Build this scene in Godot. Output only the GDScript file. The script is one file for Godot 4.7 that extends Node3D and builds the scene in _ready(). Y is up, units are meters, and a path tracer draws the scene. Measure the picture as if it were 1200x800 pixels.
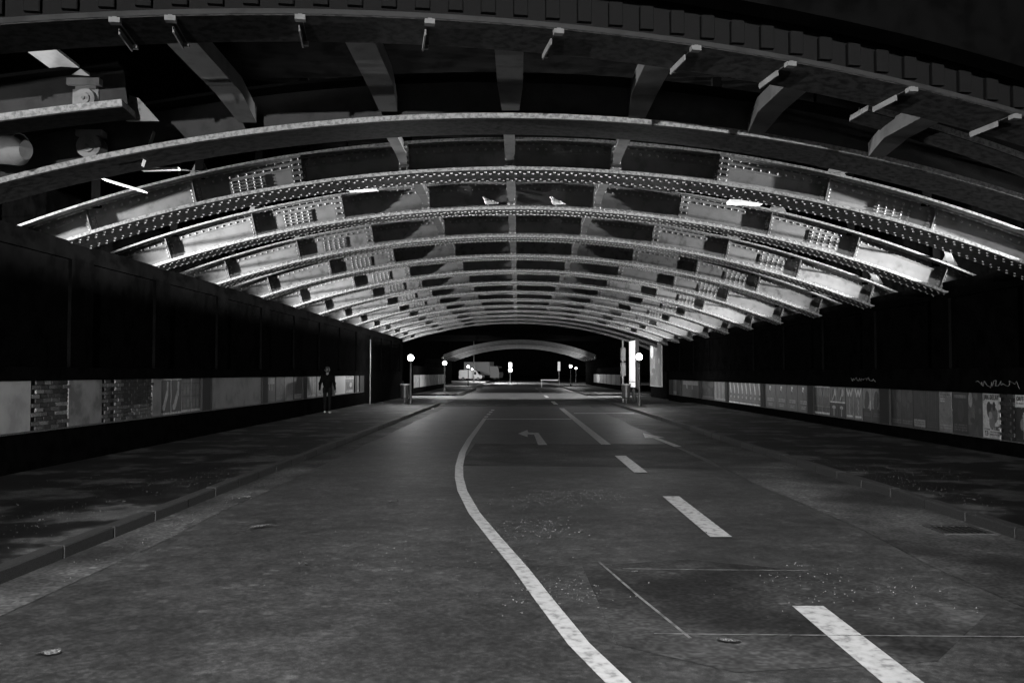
extends Node3D

var M := {}
var rng := RandomNumberGenerator.new()
var used := {}

# ---------------------------------------------------------------- helpers
func numbered(called: String) -> String:
	if not used.has(called):
		used[called] = 0
		return called
	used[called] += 1
	return "%s_%03d" % [called, used[called]]

func tag(o: Node, label: String, category: String, group := "", kind := "") -> Node:
	if label: o.set_meta("label", label)
	if category: o.set_meta("category", category)
	if group: o.set_meta("group", group)
	if kind: o.set_meta("kind", kind)
	return o

func thing(called: String, label: String, category: String, at := Vector3.ZERO, turn := 0.0, group := "") -> Node3D:
	var o := Node3D.new()
	o.name = numbered(called)
	o.position = at
	o.rotation.y = turn
	add_child(o, true)
	tag(o, label, category, group)
	return o

func part(called: String, st, mat: Material, parent: Node, at := Vector3.ZERO) -> MeshInstance3D:
	var o := MeshInstance3D.new()
	o.name = called if parent != self else numbered(called)
	o.mesh = st if st is Mesh else st.commit()
	o.material_override = mat
	o.position = at
	parent.add_child(o, true)
	return o

func struct(called: String, st, mat: Material) -> MeshInstance3D:
	var o := part(called, st, mat, self)
	o.set_meta("kind", "structure")
	return o

func mb() -> SurfaceTool:
	var st := SurfaceTool.new()
	st.begin(Mesh.PRIMITIVE_TRIANGLES)
	return st

# a flat face seen from the side away from c
func face(st: SurfaceTool, p: Array, c: Vector3, uv := []) -> void:
	var n: Vector3 = (p[1] - p[0]).cross(p[2] - p[0])
	if n.length() < 1e-12 and p.size() > 3: n = (p[2] - p[0]).cross(p[3] - p[0])
	n = n.normalized()
	var mid := Vector3.ZERO
	for q in p: mid += q
	mid /= p.size()
	var flip := n.dot(mid - c) < 0.0
	if flip: n = -n
	for i in range(1, p.size() - 1):
		var order := [0, i, i + 1] if flip else [0, i + 1, i]
		for k in order:
			st.set_normal(n)
			st.set_uv(uv[k] if uv.size() else Vector2(p[k].x + p[k].z, -p[k].y))
			st.add_vertex(p[k])

# eight corners: four round the bottom, four above them
func hexa(st: SurfaceTool, p: Array) -> void:
	var c := Vector3.ZERO
	for q in p: c += q
	c /= 8.0
	for f in [[0, 1, 2, 3], [4, 5, 6, 7], [0, 1, 5, 4], [1, 2, 6, 5], [2, 3, 7, 6], [3, 0, 4, 7]]:
		face(st, [p[f[0]], p[f[1]], p[f[2]], p[f[3]]], c)

func box(st: SurfaceTool, lo: Vector3, hi: Vector3) -> void:
	hexa(st, [Vector3(lo.x, lo.y, lo.z), Vector3(hi.x, lo.y, lo.z), Vector3(hi.x, lo.y, hi.z), Vector3(lo.x, lo.y, hi.z),
		Vector3(lo.x, hi.y, lo.z), Vector3(hi.x, hi.y, lo.z), Vector3(hi.x, hi.y, hi.z), Vector3(lo.x, hi.y, hi.z)])

func boxes(list: Array) -> SurfaceTool:
	var st := mb()
	for b in list: box(st, b[0], b[1])
	return st

# box with bevelled upright edges and top
func soft_box(st: SurfaceTool, lo: Vector3, hi: Vector3, b: float) -> void:
	var ring := func(y: float, inset: float) -> Array:
		var x0 := lo.x + inset; var x1 := hi.x - inset; var z0 := lo.z + inset; var z1 := hi.z - inset
		return [Vector3(x0 + b, y, z0), Vector3(x1 - b, y, z0), Vector3(x1, y, z0 + b), Vector3(x1, y, z1 - b), Vector3(x1 - b, y, z1), Vector3(x0 + b, y, z1), Vector3(x0, y, z1 - b), Vector3(x0, y, z0 + b)]
	var c := (lo + hi) / 2.0
	var r0: Array = ring.call(lo.y, 0.0)
	var r1: Array = ring.call(hi.y - b, 0.0)
	var r2: Array = ring.call(hi.y, b)
	for i in 8:
		var j := (i + 1) % 8
		face(st, [r0[i], r0[j], r1[j], r1[i]], c)
		face(st, [r1[i], r1[j], r2[j], r2[i]], c)
	face(st, r2, c)
	face(st, r0, c)

# swept round bar between two points with two radii
func tube(st: SurfaceTool, a: Vector3, b: Vector3, ra: float, rb: float, sides := 10) -> void:
	var d := (b - a).normalized()
	var u := d.cross(Vector3.UP if absf(d.y) < 0.9 else Vector3.RIGHT).normalized()
	var v := d.cross(u)
	for i in sides:
		var t0 := TAU * i / sides; var t1 := TAU * (i + 1) / sides
		var n0 := u * cos(t0) + v * sin(t0); var n1 := u * cos(t1) + v * sin(t1)
		var q := [[a + n0 * ra, n0], [a + n1 * ra, n1], [b + n1 * rb, n1], [b + n0 * rb, n0]]
		for k in [0, 2, 1, 0, 3, 2]:
			st.set_normal(q[k][1]); st.set_uv(Vector2.ZERO); st.add_vertex(q[k][0])
		if ra > 0.001: face(st, [a, a + n0 * ra, a + n1 * ra], (a + b) / 2.0)
		if rb > 0.001: face(st, [b, b + n0 * rb, b + n1 * rb], (a + b) / 2.0)

# profile of [radius, height] turned about a vertical axis at o
func lathe(st: SurfaceTool, o: Vector3, prof: Array, sides := 16) -> void:
	for j in prof.size() - 1:
		var p0: Array = prof[j]; var p1: Array = prof[j + 1]
		var slope := Vector2(p1[1] - p0[1], -(p1[0] - p0[0])).normalized()
		for i in sides:
			var t0 := TAU * i / sides; var t1 := TAU * (i + 1) / sides
			var c0 := Vector3(cos(t0), 0, sin(t0)); var c1 := Vector3(cos(t1), 0, sin(t1))
			var q := [[o + c0 * p0[0] + Vector3.UP * p0[1], c0], [o + c1 * p0[0] + Vector3.UP * p0[1], c1], [o + c1 * p1[0] + Vector3.UP * p1[1], c1], [o + c0 * p1[0] + Vector3.UP * p1[1], c0]]
			for k in [0, 1, 2, 0, 2, 3]:
				var n: Vector3 = q[k][1]
				st.set_normal((n * slope.x + Vector3.UP * slope.y).normalized()); st.set_uv(Vector2.ZERO); st.add_vertex(q[k][0])

# flat ribbon along points (x,z) on the ground
func ribbon(pts: Array, w: float, y: float) -> SurfaceTool:
	var st := mb()
	var l := []; var r := []
	for i in pts.size():
		var a: Vector2 = pts[maxi(i - 1, 0)]; var b: Vector2 = pts[mini(i + 1, pts.size() - 1)]
		var d := (b - a).normalized(); var n := Vector2(-d.y, d.x) * w * 0.5
		l.append(pts[i] + n); r.append(pts[i] - n)
	for i in pts.size() - 1:
		face(st, [Vector3(l[i].x, y, l[i].y), Vector3(l[i + 1].x, y, l[i + 1].y), Vector3(r[i + 1].x, y, r[i + 1].y), Vector3(r[i].x, y, r[i].y)], Vector3(l[i].x, y - 5.0, l[i].y))
	return st

func flat(poly: Array, y: float) -> SurfaceTool:
	var st := mb()
	var pv := PackedVector2Array(poly)
	var tri := Geometry2D.triangulate_polygon(pv)
	for i in range(0, tri.size(), 3):
		face(st, [Vector3(pv[tri[i]].x, y, pv[tri[i]].y), Vector3(pv[tri[i + 1]].x, y, pv[tri[i + 1]].y), Vector3(pv[tri[i + 2]].x, y, pv[tri[i + 2]].y)], Vector3(pv[tri[i]].x, y - 5.0, pv[tri[i]].y))
	return st

func sheet(x0: float, x1: float, z0: float, z1: float, y: float) -> SurfaceTool:
	return flat([Vector2(x0, z0), Vector2(x1, z0), Vector2(x1, z1), Vector2(x0, z1)], y)

# ---------------------------------------------------------------- materials
func noise_tex(freq: float, cols: Array, offs: Array, sd: int, size := 512, kind := FastNoiseLite.TYPE_SIMPLEX_SMOOTH, oct := 5) -> NoiseTexture2D:
	var n := FastNoiseLite.new()
	n.noise_type = kind
	n.frequency = freq
	n.seed = sd
	n.fractal_octaves = oct
	n.fractal_gain = 0.6
	var t := NoiseTexture2D.new()
	t.width = size; t.height = size
	t.seamless = true
	t.noise = n
	var g := Gradient.new()
	g.offsets = PackedFloat32Array(offs)
	var pc := PackedColorArray()
	for c in cols: pc.append(Color(c, c, c))
	g.colors = pc
	t.color_ramp = g
	return t

func mat(called: String, lin: float, rough: float, tex: Texture2D = null, scale := 1.0, metal := 0.0, warm := 0.0) -> StandardMaterial3D:
	var m := StandardMaterial3D.new()
	m.resource_name = called
	m.albedo_color = Color(lin, lin, lin).linear_to_srgb()
	m.roughness = rough
	m.metallic = metal
	if tex:
		m.albedo_texture = tex
		m.uv1_triplanar = true
		m.uv1_world_triplanar = true
		m.uv1_scale = Vector3.ONE * scale
	M[called] = m
	return m

func detail(m: StandardMaterial3D, tex: Texture2D, scale: float) -> void:
	m.detail_enabled = true
	m.detail_albedo = tex
	m.detail_blend_mode = BaseMaterial3D.BLEND_MODE_MUL
	m.detail_uv_layer = BaseMaterial3D.DETAIL_UV_2
	m.uv2_triplanar = true
	m.uv2_world_triplanar = true
	m.uv2_scale = Vector3.ONE * scale

# stone chips in dark binder with single pale chips, and wear in soft patches
func streaky(m: StandardMaterial3D, x: float, z: float) -> void:
	m.uv2_scale = Vector3(x, x, z)

func aggregate_tex(size: int, sd: int, chips: int) -> ImageTexture:
	var g := RandomNumberGenerator.new()
	g.seed = sd
	var n := FastNoiseLite.new()
	n.seed = sd; n.frequency = 0.012; n.fractal_octaves = 4
	var wear: PackedByteArray = n.get_seamless_image(size, size).get_data()
	var d := PackedByteArray()
	d.resize(size * size)
	for i in size * size:
		d[i] = clampi(int(168.0 + (wear[i] - 128) * 0.3 + (g.randi() & 127) * 0.7 - 44), 0, 255)
	for c in chips:
		var x := g.randi() % size; var y := g.randi() % size
		if wear[x + y * size] < g.randi_range(90, 230): continue
		var v := g.randi_range(215, 255)
		for k in g.randi_range(1, 9):
			d[(x + (k % 3)) % size + ((y + (k / 3)) % size) * size] = v
	var im := Image.create_from_data(size, size, false, Image.FORMAT_L8, d)
	im.convert(Image.FORMAT_RGB8)
	return ImageTexture.create_from_image(im)

func glow_mat(called: String, energy: float) -> StandardMaterial3D:
	var m := mat(called, 0.8, 0.4)
	m.emission_enabled = true
	m.emission = Color(1, 1, 1)
	m.emission_energy_multiplier = energy
	return m

func make_materials() -> void:
	var fine := noise_tex(0.03, [0.72, 0.92, 1.0], [0.2, 0.42, 0.7], 3)
	var grit := noise_tex(0.35, [0.30, 0.62, 0.78, 1.0], [0.2, 0.45, 0.62, 0.9], 5, 1024, FastNoiseLite.TYPE_VALUE, 3)
	var cloud := noise_tex(0.008, [0.35, 0.6, 1.0], [0.25, 0.5, 0.78], 7, 512)
	var speck := noise_tex(0.12, [0.55, 0.62, 0.75, 1.0], [0.0, 0.55, 0.72, 0.86], 9, 1024, FastNoiseLite.TYPE_SIMPLEX, 4)
	var paint := noise_tex(0.012, [0.86, 0.96, 1.0], [0.2, 0.45, 0.8], 11, 512)
	var rustt := noise_tex(0.06, [0.25, 0.6, 1.0], [0.3, 0.5, 0.75], 13, 512)
	var plast := noise_tex(0.010, [0.74, 0.92, 1.0], [0.25, 0.5, 0.75], 17, 512)
	var bump := noise_tex(0.25, [0.0, 1.0], [0.2, 0.8], 19, 512, FastNoiseLite.TYPE_SIMPLEX, 3)
	var agg := aggregate_tex(1024, 41, 16000)
	var soft := noise_tex(0.008, [0.62, 0.82, 1.0], [0.25, 0.5, 0.78], 7, 512)
	var a := mat("asphalt", 0.19, 0.62, agg, 0.04); detail(a, aggregate_tex(1024, 43, 6000), 0.21)
	a.heightmap_enabled = true; a.heightmap_texture = bump; a.heightmap_scale = 0.25
	a = mat("asphalt_pale", 0.2, 0.75, agg, 0.05); detail(a, soft, 0.11)
	a = mat("asphalt_dark", 0.115, 0.75, agg, 0.045); detail(a, soft, 0.17)
	a = mat("pavement", 0.2, 0.75, aggregate_tex(1024, 77, 9000), 0.2); detail(a, noise_tex(0.007, [0.2, 0.42, 1.0], [0.3, 0.52, 0.7], 8), 0.16)
	a = mat("kerb", 0.06, 0.7, grit, 0.8)
	mat("kerb2", 0.045, 0.75, grit, 0.7)
	for k in ["asphalt_pale", "asphalt_dark", "pavement"]: M[k].metallic_specular = 0.3
	mat("concrete", 0.22, 0.8, plast, 0.4)
	a = mat("line", 0.47, 0.6, noise_tex(0.04, [0.72, 0.93, 1.0], [0.2, 0.4, 0.65], 23), 0.4)
	mat("old_line", 0.2, 0.7, noise_tex(0.03, [0.6, 0.85, 1.0], [0.25, 0.5, 0.75], 37), 0.3)
	mat("ground", 0.03, 0.9, cloud, 0.05)
	a = mat("steel", 0.10, 0.95, paint, 0.35)
	mat("steel_b", 0.085, 0.95, noise_tex(0.015, [0.75, 0.95, 1.0], [0.15, 0.4, 0.8], 12), 0.4)
	mat("steel_c", 0.115, 0.95, noise_tex(0.01, [0.8, 0.95, 1.0], [0.15, 0.4, 0.8], 16), 0.5)
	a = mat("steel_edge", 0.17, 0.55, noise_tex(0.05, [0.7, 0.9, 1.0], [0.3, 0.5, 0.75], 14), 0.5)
	mat("steel_low", 0.09, 0.45, paint, 0.5)
	mat("steel_dark", 0.06, 0.5, paint, 0.4)
	mat("rivet", 0.13, 0.45).metallic_specular = 0.4
	mat("steel_pale", 0.3, 0.5, paint, 0.4)
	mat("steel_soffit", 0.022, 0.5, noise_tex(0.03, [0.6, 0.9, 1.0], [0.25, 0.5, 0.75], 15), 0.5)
	mat("web_black", 0.007, 0.9).metallic_specular = 0.03
	mat("web_grey", 0.022, 0.7, paint, 0.4)
	mat("soot", 0.003, 0.95, plast, 0.3).metallic_specular = 0.02
	mat("soot_wall", 0.0045, 0.95, plast, 0.4).metallic_specular = 0.02
	mat("black_metal", 0.02, 0.4)
	mat("grey_metal", 0.2, 0.4, paint, 1.0, 0.3)
	mat("brick_white", 0.5, 0.8, rustt, 2.0)
	mat("brick_grey", 0.24, 0.85, rustt, 1.6)
	mat("brick_dark", 0.075, 0.85, rustt, 1.4)
	mat("brick_black", 0.022, 0.9, rustt, 1.2)
	mat("mortar", 0.02, 0.9, rustt, 1.0)
	mat("board_pale", 0.38, 0.75, noise_tex(0.005, [0.84, 0.95, 1.0], [0.2, 0.45, 0.75], 33), 0.35)
	a = mat("board_grey", 0.21, 0.75, noise_tex(0.006, [0.72, 0.9, 1.0], [0.2, 0.45, 0.75], 31), 0.5)
	mat("board_mid", 0.17, 0.75, noise_tex(0.006, [0.8, 0.93, 1.0], [0.2, 0.45, 0.75], 35), 0.4)
	mat("white", 0.7, 0.6)
	mat("pale", 0.42, 0.6)
	mat("ink", 0.02, 0.6)
	mat("cloth", 0.009, 0.95, rustt, 3.0).metallic_specular = 0.05
	mat("cloth2", 0.006, 0.95).metallic_specular = 0.05
	mat("skin", 0.1, 0.6)
	mat("hair", 0.02, 0.6)
	mat("shoe", 0.3, 0.5)
	mat("feather", 0.55, 0.7, rustt, 6.0)
	mat("feather_dark", 0.12, 0.7)
	mat("van_white", 0.6, 0.3)
	mat("rubber", 0.02, 0.8)
	mat("glass_dark", 0.02, 0.08)
	for k in ["steel", "steel_b", "steel_c", "steel_edge", "steel_dark", "steel_low", "steel_soffit", "web_grey"]: M[k].metallic_specular = 0.1
	glow_mat("globe", 14.0)
	glow_mat("lens", 3.0)
	glow_mat("ad", 0.7)
	glow_mat("sign_lit", 6.0)

# ---------------------------------------------------------------- arch ribs
# ring sector swept about the arch centre (0, yc): a = angle from the crown
func arc(st: SurfaceTool, yc: float, a0: float, a1: float, n: int, r0: float, r1: float, z0: float, z1: float) -> void:
	var P := func(a: float, r: float, z: float) -> Vector3: return Vector3(sin(a) * r, yc + cos(a) * r, z)
	for i in n:
		var b0 := lerpf(a0, a1, float(i) / n); var b1 := lerpf(a0, a1, float(i + 1) / n)
		var n0 := Vector3(sin(b0), cos(b0), 0); var n1 := Vector3(sin(b1), cos(b1), 0)
		for f in [[r0, z0, r0, z1, -1.0], [r1, z0, r1, z1, 1.0]]:
			var q := [[P.call(b0, f[0], f[1]), n0 * f[4]], [P.call(b1, f[0], f[1]), n1 * f[4]], [P.call(b1, f[2], f[3]), n1 * f[4]], [P.call(b0, f[2], f[3]), n0 * f[4]]]
			for k in ([0, 2, 1, 0, 3, 2] if f[4] < 0 else [0, 1, 2, 0, 2, 3]):
				st.set_normal(q[k][1]); st.set_uv(Vector2.ZERO); st.add_vertex(q[k][0])
		for f in [[z1, 1.0], [z0, -1.0]]:
			face(st, [P.call(b0, r0, f[0]), P.call(b1, r0, f[0]), P.call(b1, r1, f[0]), P.call(b0, r1, f[0])], P.call(b0, r0, f[0] - f[1]))
	for e in [a0, a1]:
		face(st, [P.call(e, r0, z0), P.call(e, r0, z1), P.call(e, r1, z1), P.call(e, r1, z0)], P.call((a0 + a1) / 2.0, r0, (z0 + z1) / 2.0))

func dome(r: float, h: float) -> ArrayMesh:
	var st := mb()
	for i in 6:
		var t0 := TAU * i / 6.0; var t1 := TAU * (i + 1) / 6.0
		var c0 := Vector3(cos(t0), 0, sin(t0)); var c1 := Vector3(cos(t1), 0, sin(t1))
		var q := [[c0 * r, c0], [c1 * r, c1], [c1 * r * 0.72 + Vector3.UP * h * 0.75, (c1 + Vector3.UP).normalized()], [c0 * r * 0.72 + Vector3.UP * h * 0.75, (c0 + Vector3.UP).normalized()]]
		for k in [0, 1, 2, 0, 2, 3]:
			st.set_normal(q[k][1]); st.set_uv(Vector2.ZERO); st.add_vertex(q[k][0])
		for v in [[q[3][0], q[3][1]], [q[2][0], q[2][1]], [Vector3.UP * h, Vector3.UP]]:
			st.set_normal(v[1]); st.set_uv(Vector2.ZERO); st.add_vertex(v[0])
	return st.commit()

func rivets(list: Array, parent: Node, m: Material, r := 0.024) -> void:
	var mm := MultiMesh.new()
	mm.transform_format = MultiMesh.TRANSFORM_3D
	mm.mesh = dome(r, r * 0.75)
	mm.instance_count = list.size()
	for i in list.size():
		var y: Vector3 = list[i][1]
		var x := y.cross(Vector3(0.3, 0.2, 0.9)).normalized()
		mm.set_instance_transform(i, Transform3D(x, y, x.cross(y), list[i][0]))
	var o := MultiMeshInstance3D.new()
	o.name = "rivets"
	o.multimesh = mm
	o.material_override = m
	parent.add_child(o, true)
	o.set_meta("kind", "stuff")

# one riveted plate girder bent to an arch; origin below its crown on the road
func make_rib(y0: float, R: float, depth: float, w: float, x0: float, x1: float, strut: float, label: String) -> Node3D:
	var t := thing("arch_rib", label, "bridge arch", Vector3.ZERO, 0.0, "riveted steel arch ribs carrying the railway bridge")
	var yc := y0 - R
	var aL := asin(x0 / R); var aR := asin(x1 / R)
	var h := w * 0.5
	var ang := func(x: float) -> float: return asin(x / R)
	var P := func(a: float, r: float, z: float) -> Vector3: return Vector3(sin(a) * r, yc + cos(a) * r, z)
	var st := mb(); arc(st, yc, aL, aR, 56, R + 0.075, R + depth - 0.04, -0.012, 0.012)
	part("web", st, M.steel, t)
	st = mb(); arc(st, yc, aL, aR, 56, R + 0.02, R + 0.075, -h, h)
	part("bottom_flange", st, M.steel_edge, t)
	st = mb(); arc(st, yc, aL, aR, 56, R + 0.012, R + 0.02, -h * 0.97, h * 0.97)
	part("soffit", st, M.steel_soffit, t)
	# flange cover plates, stepped
	for e in [[-2.9, 3.1, 0.0], [x0 + 0.01, -4.4, 0.003], [4.6, x1 - 0.01, 0.003]]:
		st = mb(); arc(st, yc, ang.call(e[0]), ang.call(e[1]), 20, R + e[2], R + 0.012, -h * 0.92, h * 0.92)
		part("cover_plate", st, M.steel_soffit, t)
	st = mb(); arc(st, yc, aL, aR, 56, R + depth - 0.04, R + depth, -h * 0.72, h * 0.72)
	part("top_flange", st, M.steel_edge, t)
	for e in [[R + 0.075, R + 0.175], [R + depth - 0.19, R + depth - 0.09]]:
		st = mb(); arc(st, yc, aL, aR, 48, e[0], e[1], 0.012, 0.024)
		part("flange_angle", st, M.steel, t)
	for e in [[R + depth - 0.055, R + depth - 0.04, 0.012], [R + 0.075, R + 0.09, 0.024]]:
		st = mb(); arc(st, yc, aL, aR, 48, e[0], e[1], e[2], 0.12)
		part("angle_leg", st, M.steel, t)
	var riv := []
	var pitch := 0.15 / R
	var a := aL + pitch
	while a < aR:
		for rr in [[R + 0.13, 0.024], [R + depth - 0.14, 0.024]]:
			riv.append([P.call(a, rr[0], rr[1]), Vector3(0, 0, 1)])
		riv.append([P.call(a + pitch * 0.5, R + depth - 0.055, 0.07), Vector3(-sin(a), -cos(a), 0)])
		var x: float = sin(a) * R
		var low := R if (x > -2.9 and x < 3.1) else R + 0.003 if (x < -4.4 or x > 4.6) else R + 0.012
		for k in [-0.8, -0.5, 0.5, 0.8]:
			riv.append([P.call(a + (pitch * 0.5 if absf(k) < 0.6 else 0.0), low, h * k), Vector3(-sin(a), -cos(a), 0)])
		a += pitch
	for k in range(-6, 7):
		var x := -0.02 + k * 1.84
		if x < x0 + 0.4 or x > x1 - 0.4: continue
		var b: float = ang.call(x)
		var dn: float = [0.24, 0.17, 0.11, 0.12, 0.12, 0.12, 0.12][absi(k)]; var dt: float = [0.285, 0.285, 0.27, 0.13, 0.13, 0.13, 0.13][absi(k)]
		if strut < 3.0 and absi(k) <= 2:
			dn = 0.3; dt = 0.3
		var e0 := 0.009 / R
		var r0 := R + 0.075; var r1 := R + depth - 0.04
		st = mb()
		hexa(st, [P.call(b - e0, r0, 0.012), P.call(b + e0, r0, 0.012), P.call(b + e0, r0, dn), P.call(b - e0, r0, dn), P.call(b - e0, r1, 0.012), P.call(b + e0, r1, 0.012), P.call(b + e0, r1, dt), P.call(b - e0, r1, dt)])
		for sgn in [-1.0, 1.0]:
			var f0: float = b + sgn * 0.012 / R; var f1: float = b + sgn * 0.095 / R
			hexa(st, [P.call(f0, r0 + 0.11, 0.012), P.call(f1, r0 + 0.11, 0.012), P.call(f1, r0 + 0.11, 0.036), P.call(f0, r0 + 0.11, 0.036), P.call(f0, r1 - 0.16, 0.012), P.call(f1, r1 - 0.16, 0.012), P.call(f1, r1 - 0.16, 0.036), P.call(f0, r1 - 0.16, 0.036)])
			for j in 4:
				riv.append([P.call((f0 + f1) / 2.0, lerpf(r0 + 0.13, r1 - 0.18, j / 3.0), 0.036), Vector3(0, 0, 1)])
		part("stiffener", st, M.steel, t)
		if absi(k) <= 2:
			st = mb()
			var g := 0.095 / R
			hexa(st, [P.call(b - g, r0, dn), P.call(b + g, r0, dn), P.call(b + g, r0, dn + 0.016), P.call(b - g, r0, dn + 0.016), P.call(b - g, r1, dt), P.call(b + g, r1, dt), P.call(b + g, r1, dt + 0.016), P.call(b - g, r1, dt + 0.016)])
			part("stiffener_cap", st, M.steel, t)
			for j in 5:
				for sg in [-0.6, 0.6]:
					riv.append([P.call(b + g * sg, lerpf(r0 + 0.06, r1 - 0.06, j / 4.0), lerpf(dn, dt, 0.1 + j * 0.2) + 0.016), Vector3(0, 0, 1)])
			if strut > 0.5 and absi(k) <= 1:
				# bent strut to the next rib towards the street
				st = mb()
				var f := P.call(b, R + 0.2, 0.0) as Vector3
				hexa(st, [Vector3(f.x - 0.055, f.y, 0.27), Vector3(f.x + 0.055, f.y, 0.27), Vector3(f.x + 0.09, f.y + 0.1, 0.75), Vector3(f.x - 0.09, f.y + 0.1, 0.75), Vector3(f.x - 0.055, f.y + 0.02, 0.27), Vector3(f.x + 0.055, f.y + 0.02, 0.27), Vector3(f.x + 0.09, f.y + 0.12, 0.75), Vector3(f.x - 0.09, f.y + 0.12, 0.75)])
				box(st, Vector3(f.x - 0.09, f.y + 0.1, 0.75), Vector3(f.x + 0.09, f.y + 0.12, strut))
				box(st, Vector3(f.x - 0.008, f.y + 0.12, 0.4), Vector3(f.x + 0.008, f.y + 0.42, strut))
				part("strut", st, M.steel_low, t)
		st = boxes([[Vector3(x - 0.08, P.call(b, R + depth, 0).y - 0.02, -0.08), Vector3(x + 0.08, 6.9, 0.08)]])
		part("post", st, M.soot, t)
	# splice plates
	for sp in [[-4.95, -4.32], [6.35, 7.0]]:
		st = mb()
		arc(st, yc, ang.call(sp[0]), ang.call(sp[1]), 3, R + 0.18, R + depth - 0.2, 0.012, 0.03)
		part("splice_plate", st, M.steel, t)
		for i in 5:
			for j in 4:
				riv.append([P.call(ang.call(lerpf(sp[0] + 0.06, sp[1] - 0.06, i / 4.0)), lerpf(R + 0.215, R + depth - 0.235, j / 3.0), 0.03), Vector3(0, 0, 1)])
	# diagonal bracing flats lying between the ribs over the haunches
	for s in [[-9.0, -7.2], [-5.4, -7.2], [5.6, 7.4], [9.2, 7.4]]:
		var p := P.call(ang.call(s[0]), R + depth + 0.07, 0.1) as Vector3
		var q := P.call(ang.call(s[1]), R + depth + 0.07, 3.3) as Vector3
		st = mb()
		var sd := Vector3(0.07, 0, 0); var up := Vector3(0, 0.012, 0)
		hexa(st, [p - sd, p + sd, q + sd, q - sd, p - sd + up, p + sd + up, q + sd + up, q - sd + up])
		part("brace", st, M.steel, t)
		st = mb()
		var g := P.call(ang.call(s[0]), R + depth, 0.0) as Vector3
		hexa(st, [g + Vector3(-0.2, 0, 0.05), g + Vector3(0.2, 0, 0.05), g + Vector3(0.2, 0, 0.07), g + Vector3(-0.2, 0, 0.07), g + Vector3(-0.06, 0.26, 0.05), g + Vector3(0.06, 0.26, 0.05), g + Vector3(0.06, 0.26, 0.07), g + Vector3(-0.06, 0.26, 0.07)])
		part("gusset", st, M.steel, t)
	# feet on the abutments
	for s in [x0 + 0.1, x1 + 0.15]:
		var p := P.call(ang.call(s), R, 0.0) as Vector3
		st = mb()
		box(st, Vector3(p.x - 0.18, p.y - 0.3, -h - 0.05), Vector3(p.x + 0.18, p.y - 0.02, h + 0.05))
		part("bearing_shoe", st, M.steel_low, t)
		st = mb(); tube(st, Vector3(p.x, p.y + 0.02, -h * 0.8), Vector3(p.x, p.y + 0.02, h * 0.8), 0.1, 0.1)
		part("bearing_pin", st, M.steel, t)
	rivets(riv, t, M.rivet)
	return t

# the plain welded ribs at the street face
func plain_rib(web: String, label: String, y0: float, R: float, depth: float, w: float, s0: float, lo: float, hi: float, at: Vector3, turn: float, flange: float) -> Node3D:
	var t := thing("welded_arch", label, "bridge arch", at, turn)
	var yc := y0 - R
	var st := mb()
	arc(st, yc, (lo - s0) / R, (hi - s0) / R, 60, R, R + flange, -w / 2, w / 2)
	part("bottom_flange", st, M.steel_edge if web != "web_black" else M.web_grey, t, Vector3(s0, 0, 0))
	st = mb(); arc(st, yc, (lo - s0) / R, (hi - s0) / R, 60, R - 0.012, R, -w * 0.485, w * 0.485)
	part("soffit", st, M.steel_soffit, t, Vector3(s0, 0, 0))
	st = mb(); arc(st, yc, (lo - s0) / R, (hi - s0) / R, 60, R + flange, R + depth, -0.02, 0.02)
	part("web", st, M[web], t, Vector3(s0, 0, 0))
	st = mb(); arc(st, yc, (lo - s0) / R, (hi - s0) / R, 40, R + depth, R + depth + 0.04, -w * 0.4, w * 0.4)
	part("top_flange", st, M.web_black, t, Vector3(s0, 0, 0))
	return t

# ---------------------------------------------------------------- lights with their fittings
func omni(parent: Node, at: Vector3, e: float, size: float) -> void:
	var l := OmniLight3D.new()
	l.name = "lamp_light"
	l.position = at; l.light_energy = e; l.light_size = size; l.omni_range = 200.0; l.omni_attenuation = 2.0; l.shadow_enabled = true
	parent.add_child(l, true)

func spot(parent: Node, at: Vector3, towards: Vector3, e: float, angle: float, size: float, blend := 1.0) -> void:
	var l := SpotLight3D.new()
	l.name = "lamp_light"
	l.light_energy = e; l.light_size = size; l.spot_angle = angle; l.spot_angle_attenuation = blend; l.spot_range = 200.0; l.spot_attenuation = 2.0; l.shadow_enabled = true
	parent.add_child(l, true)
	l.position = at
	l.basis = Basis.looking_at(towards.normalized(), Vector3.UP)

func floodlight(at: Vector3, towards: Vector3, e: float, label: String, group: String, angle := 58.0) -> void:
	var t := thing("floodlight", label, "floodlight", at, 0.0, group)
	var st := boxes([[Vector3(-0.16, -0.13, 0.03), Vector3(0.16, 0.13, 0.13)], [Vector3(-0.12, -0.1, 0.13), Vector3(0.12, 0.1, 0.18)]])
	var d := towards.normalized()
	var B := Basis.looking_at(d, Vector3.UP)
	var hs := part("housing", st, M.black_metal, t); hs.basis = B
	var ln := part("lens", boxes([[Vector3(-0.14, -0.11, 0.012), Vector3(0.14, 0.11, 0.03)]]), M.lens, t); ln.basis = B
	st = mb(); tube(st, Vector3(0, -0.1, 0), Vector3(0, -0.2, 0), 0.02, 0.02, 8)
	var br := part("bracket", st, M.black_metal, t, -d * 0.1)
	spot(t, d * 0.02, d, e, angle, 0.06)

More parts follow.
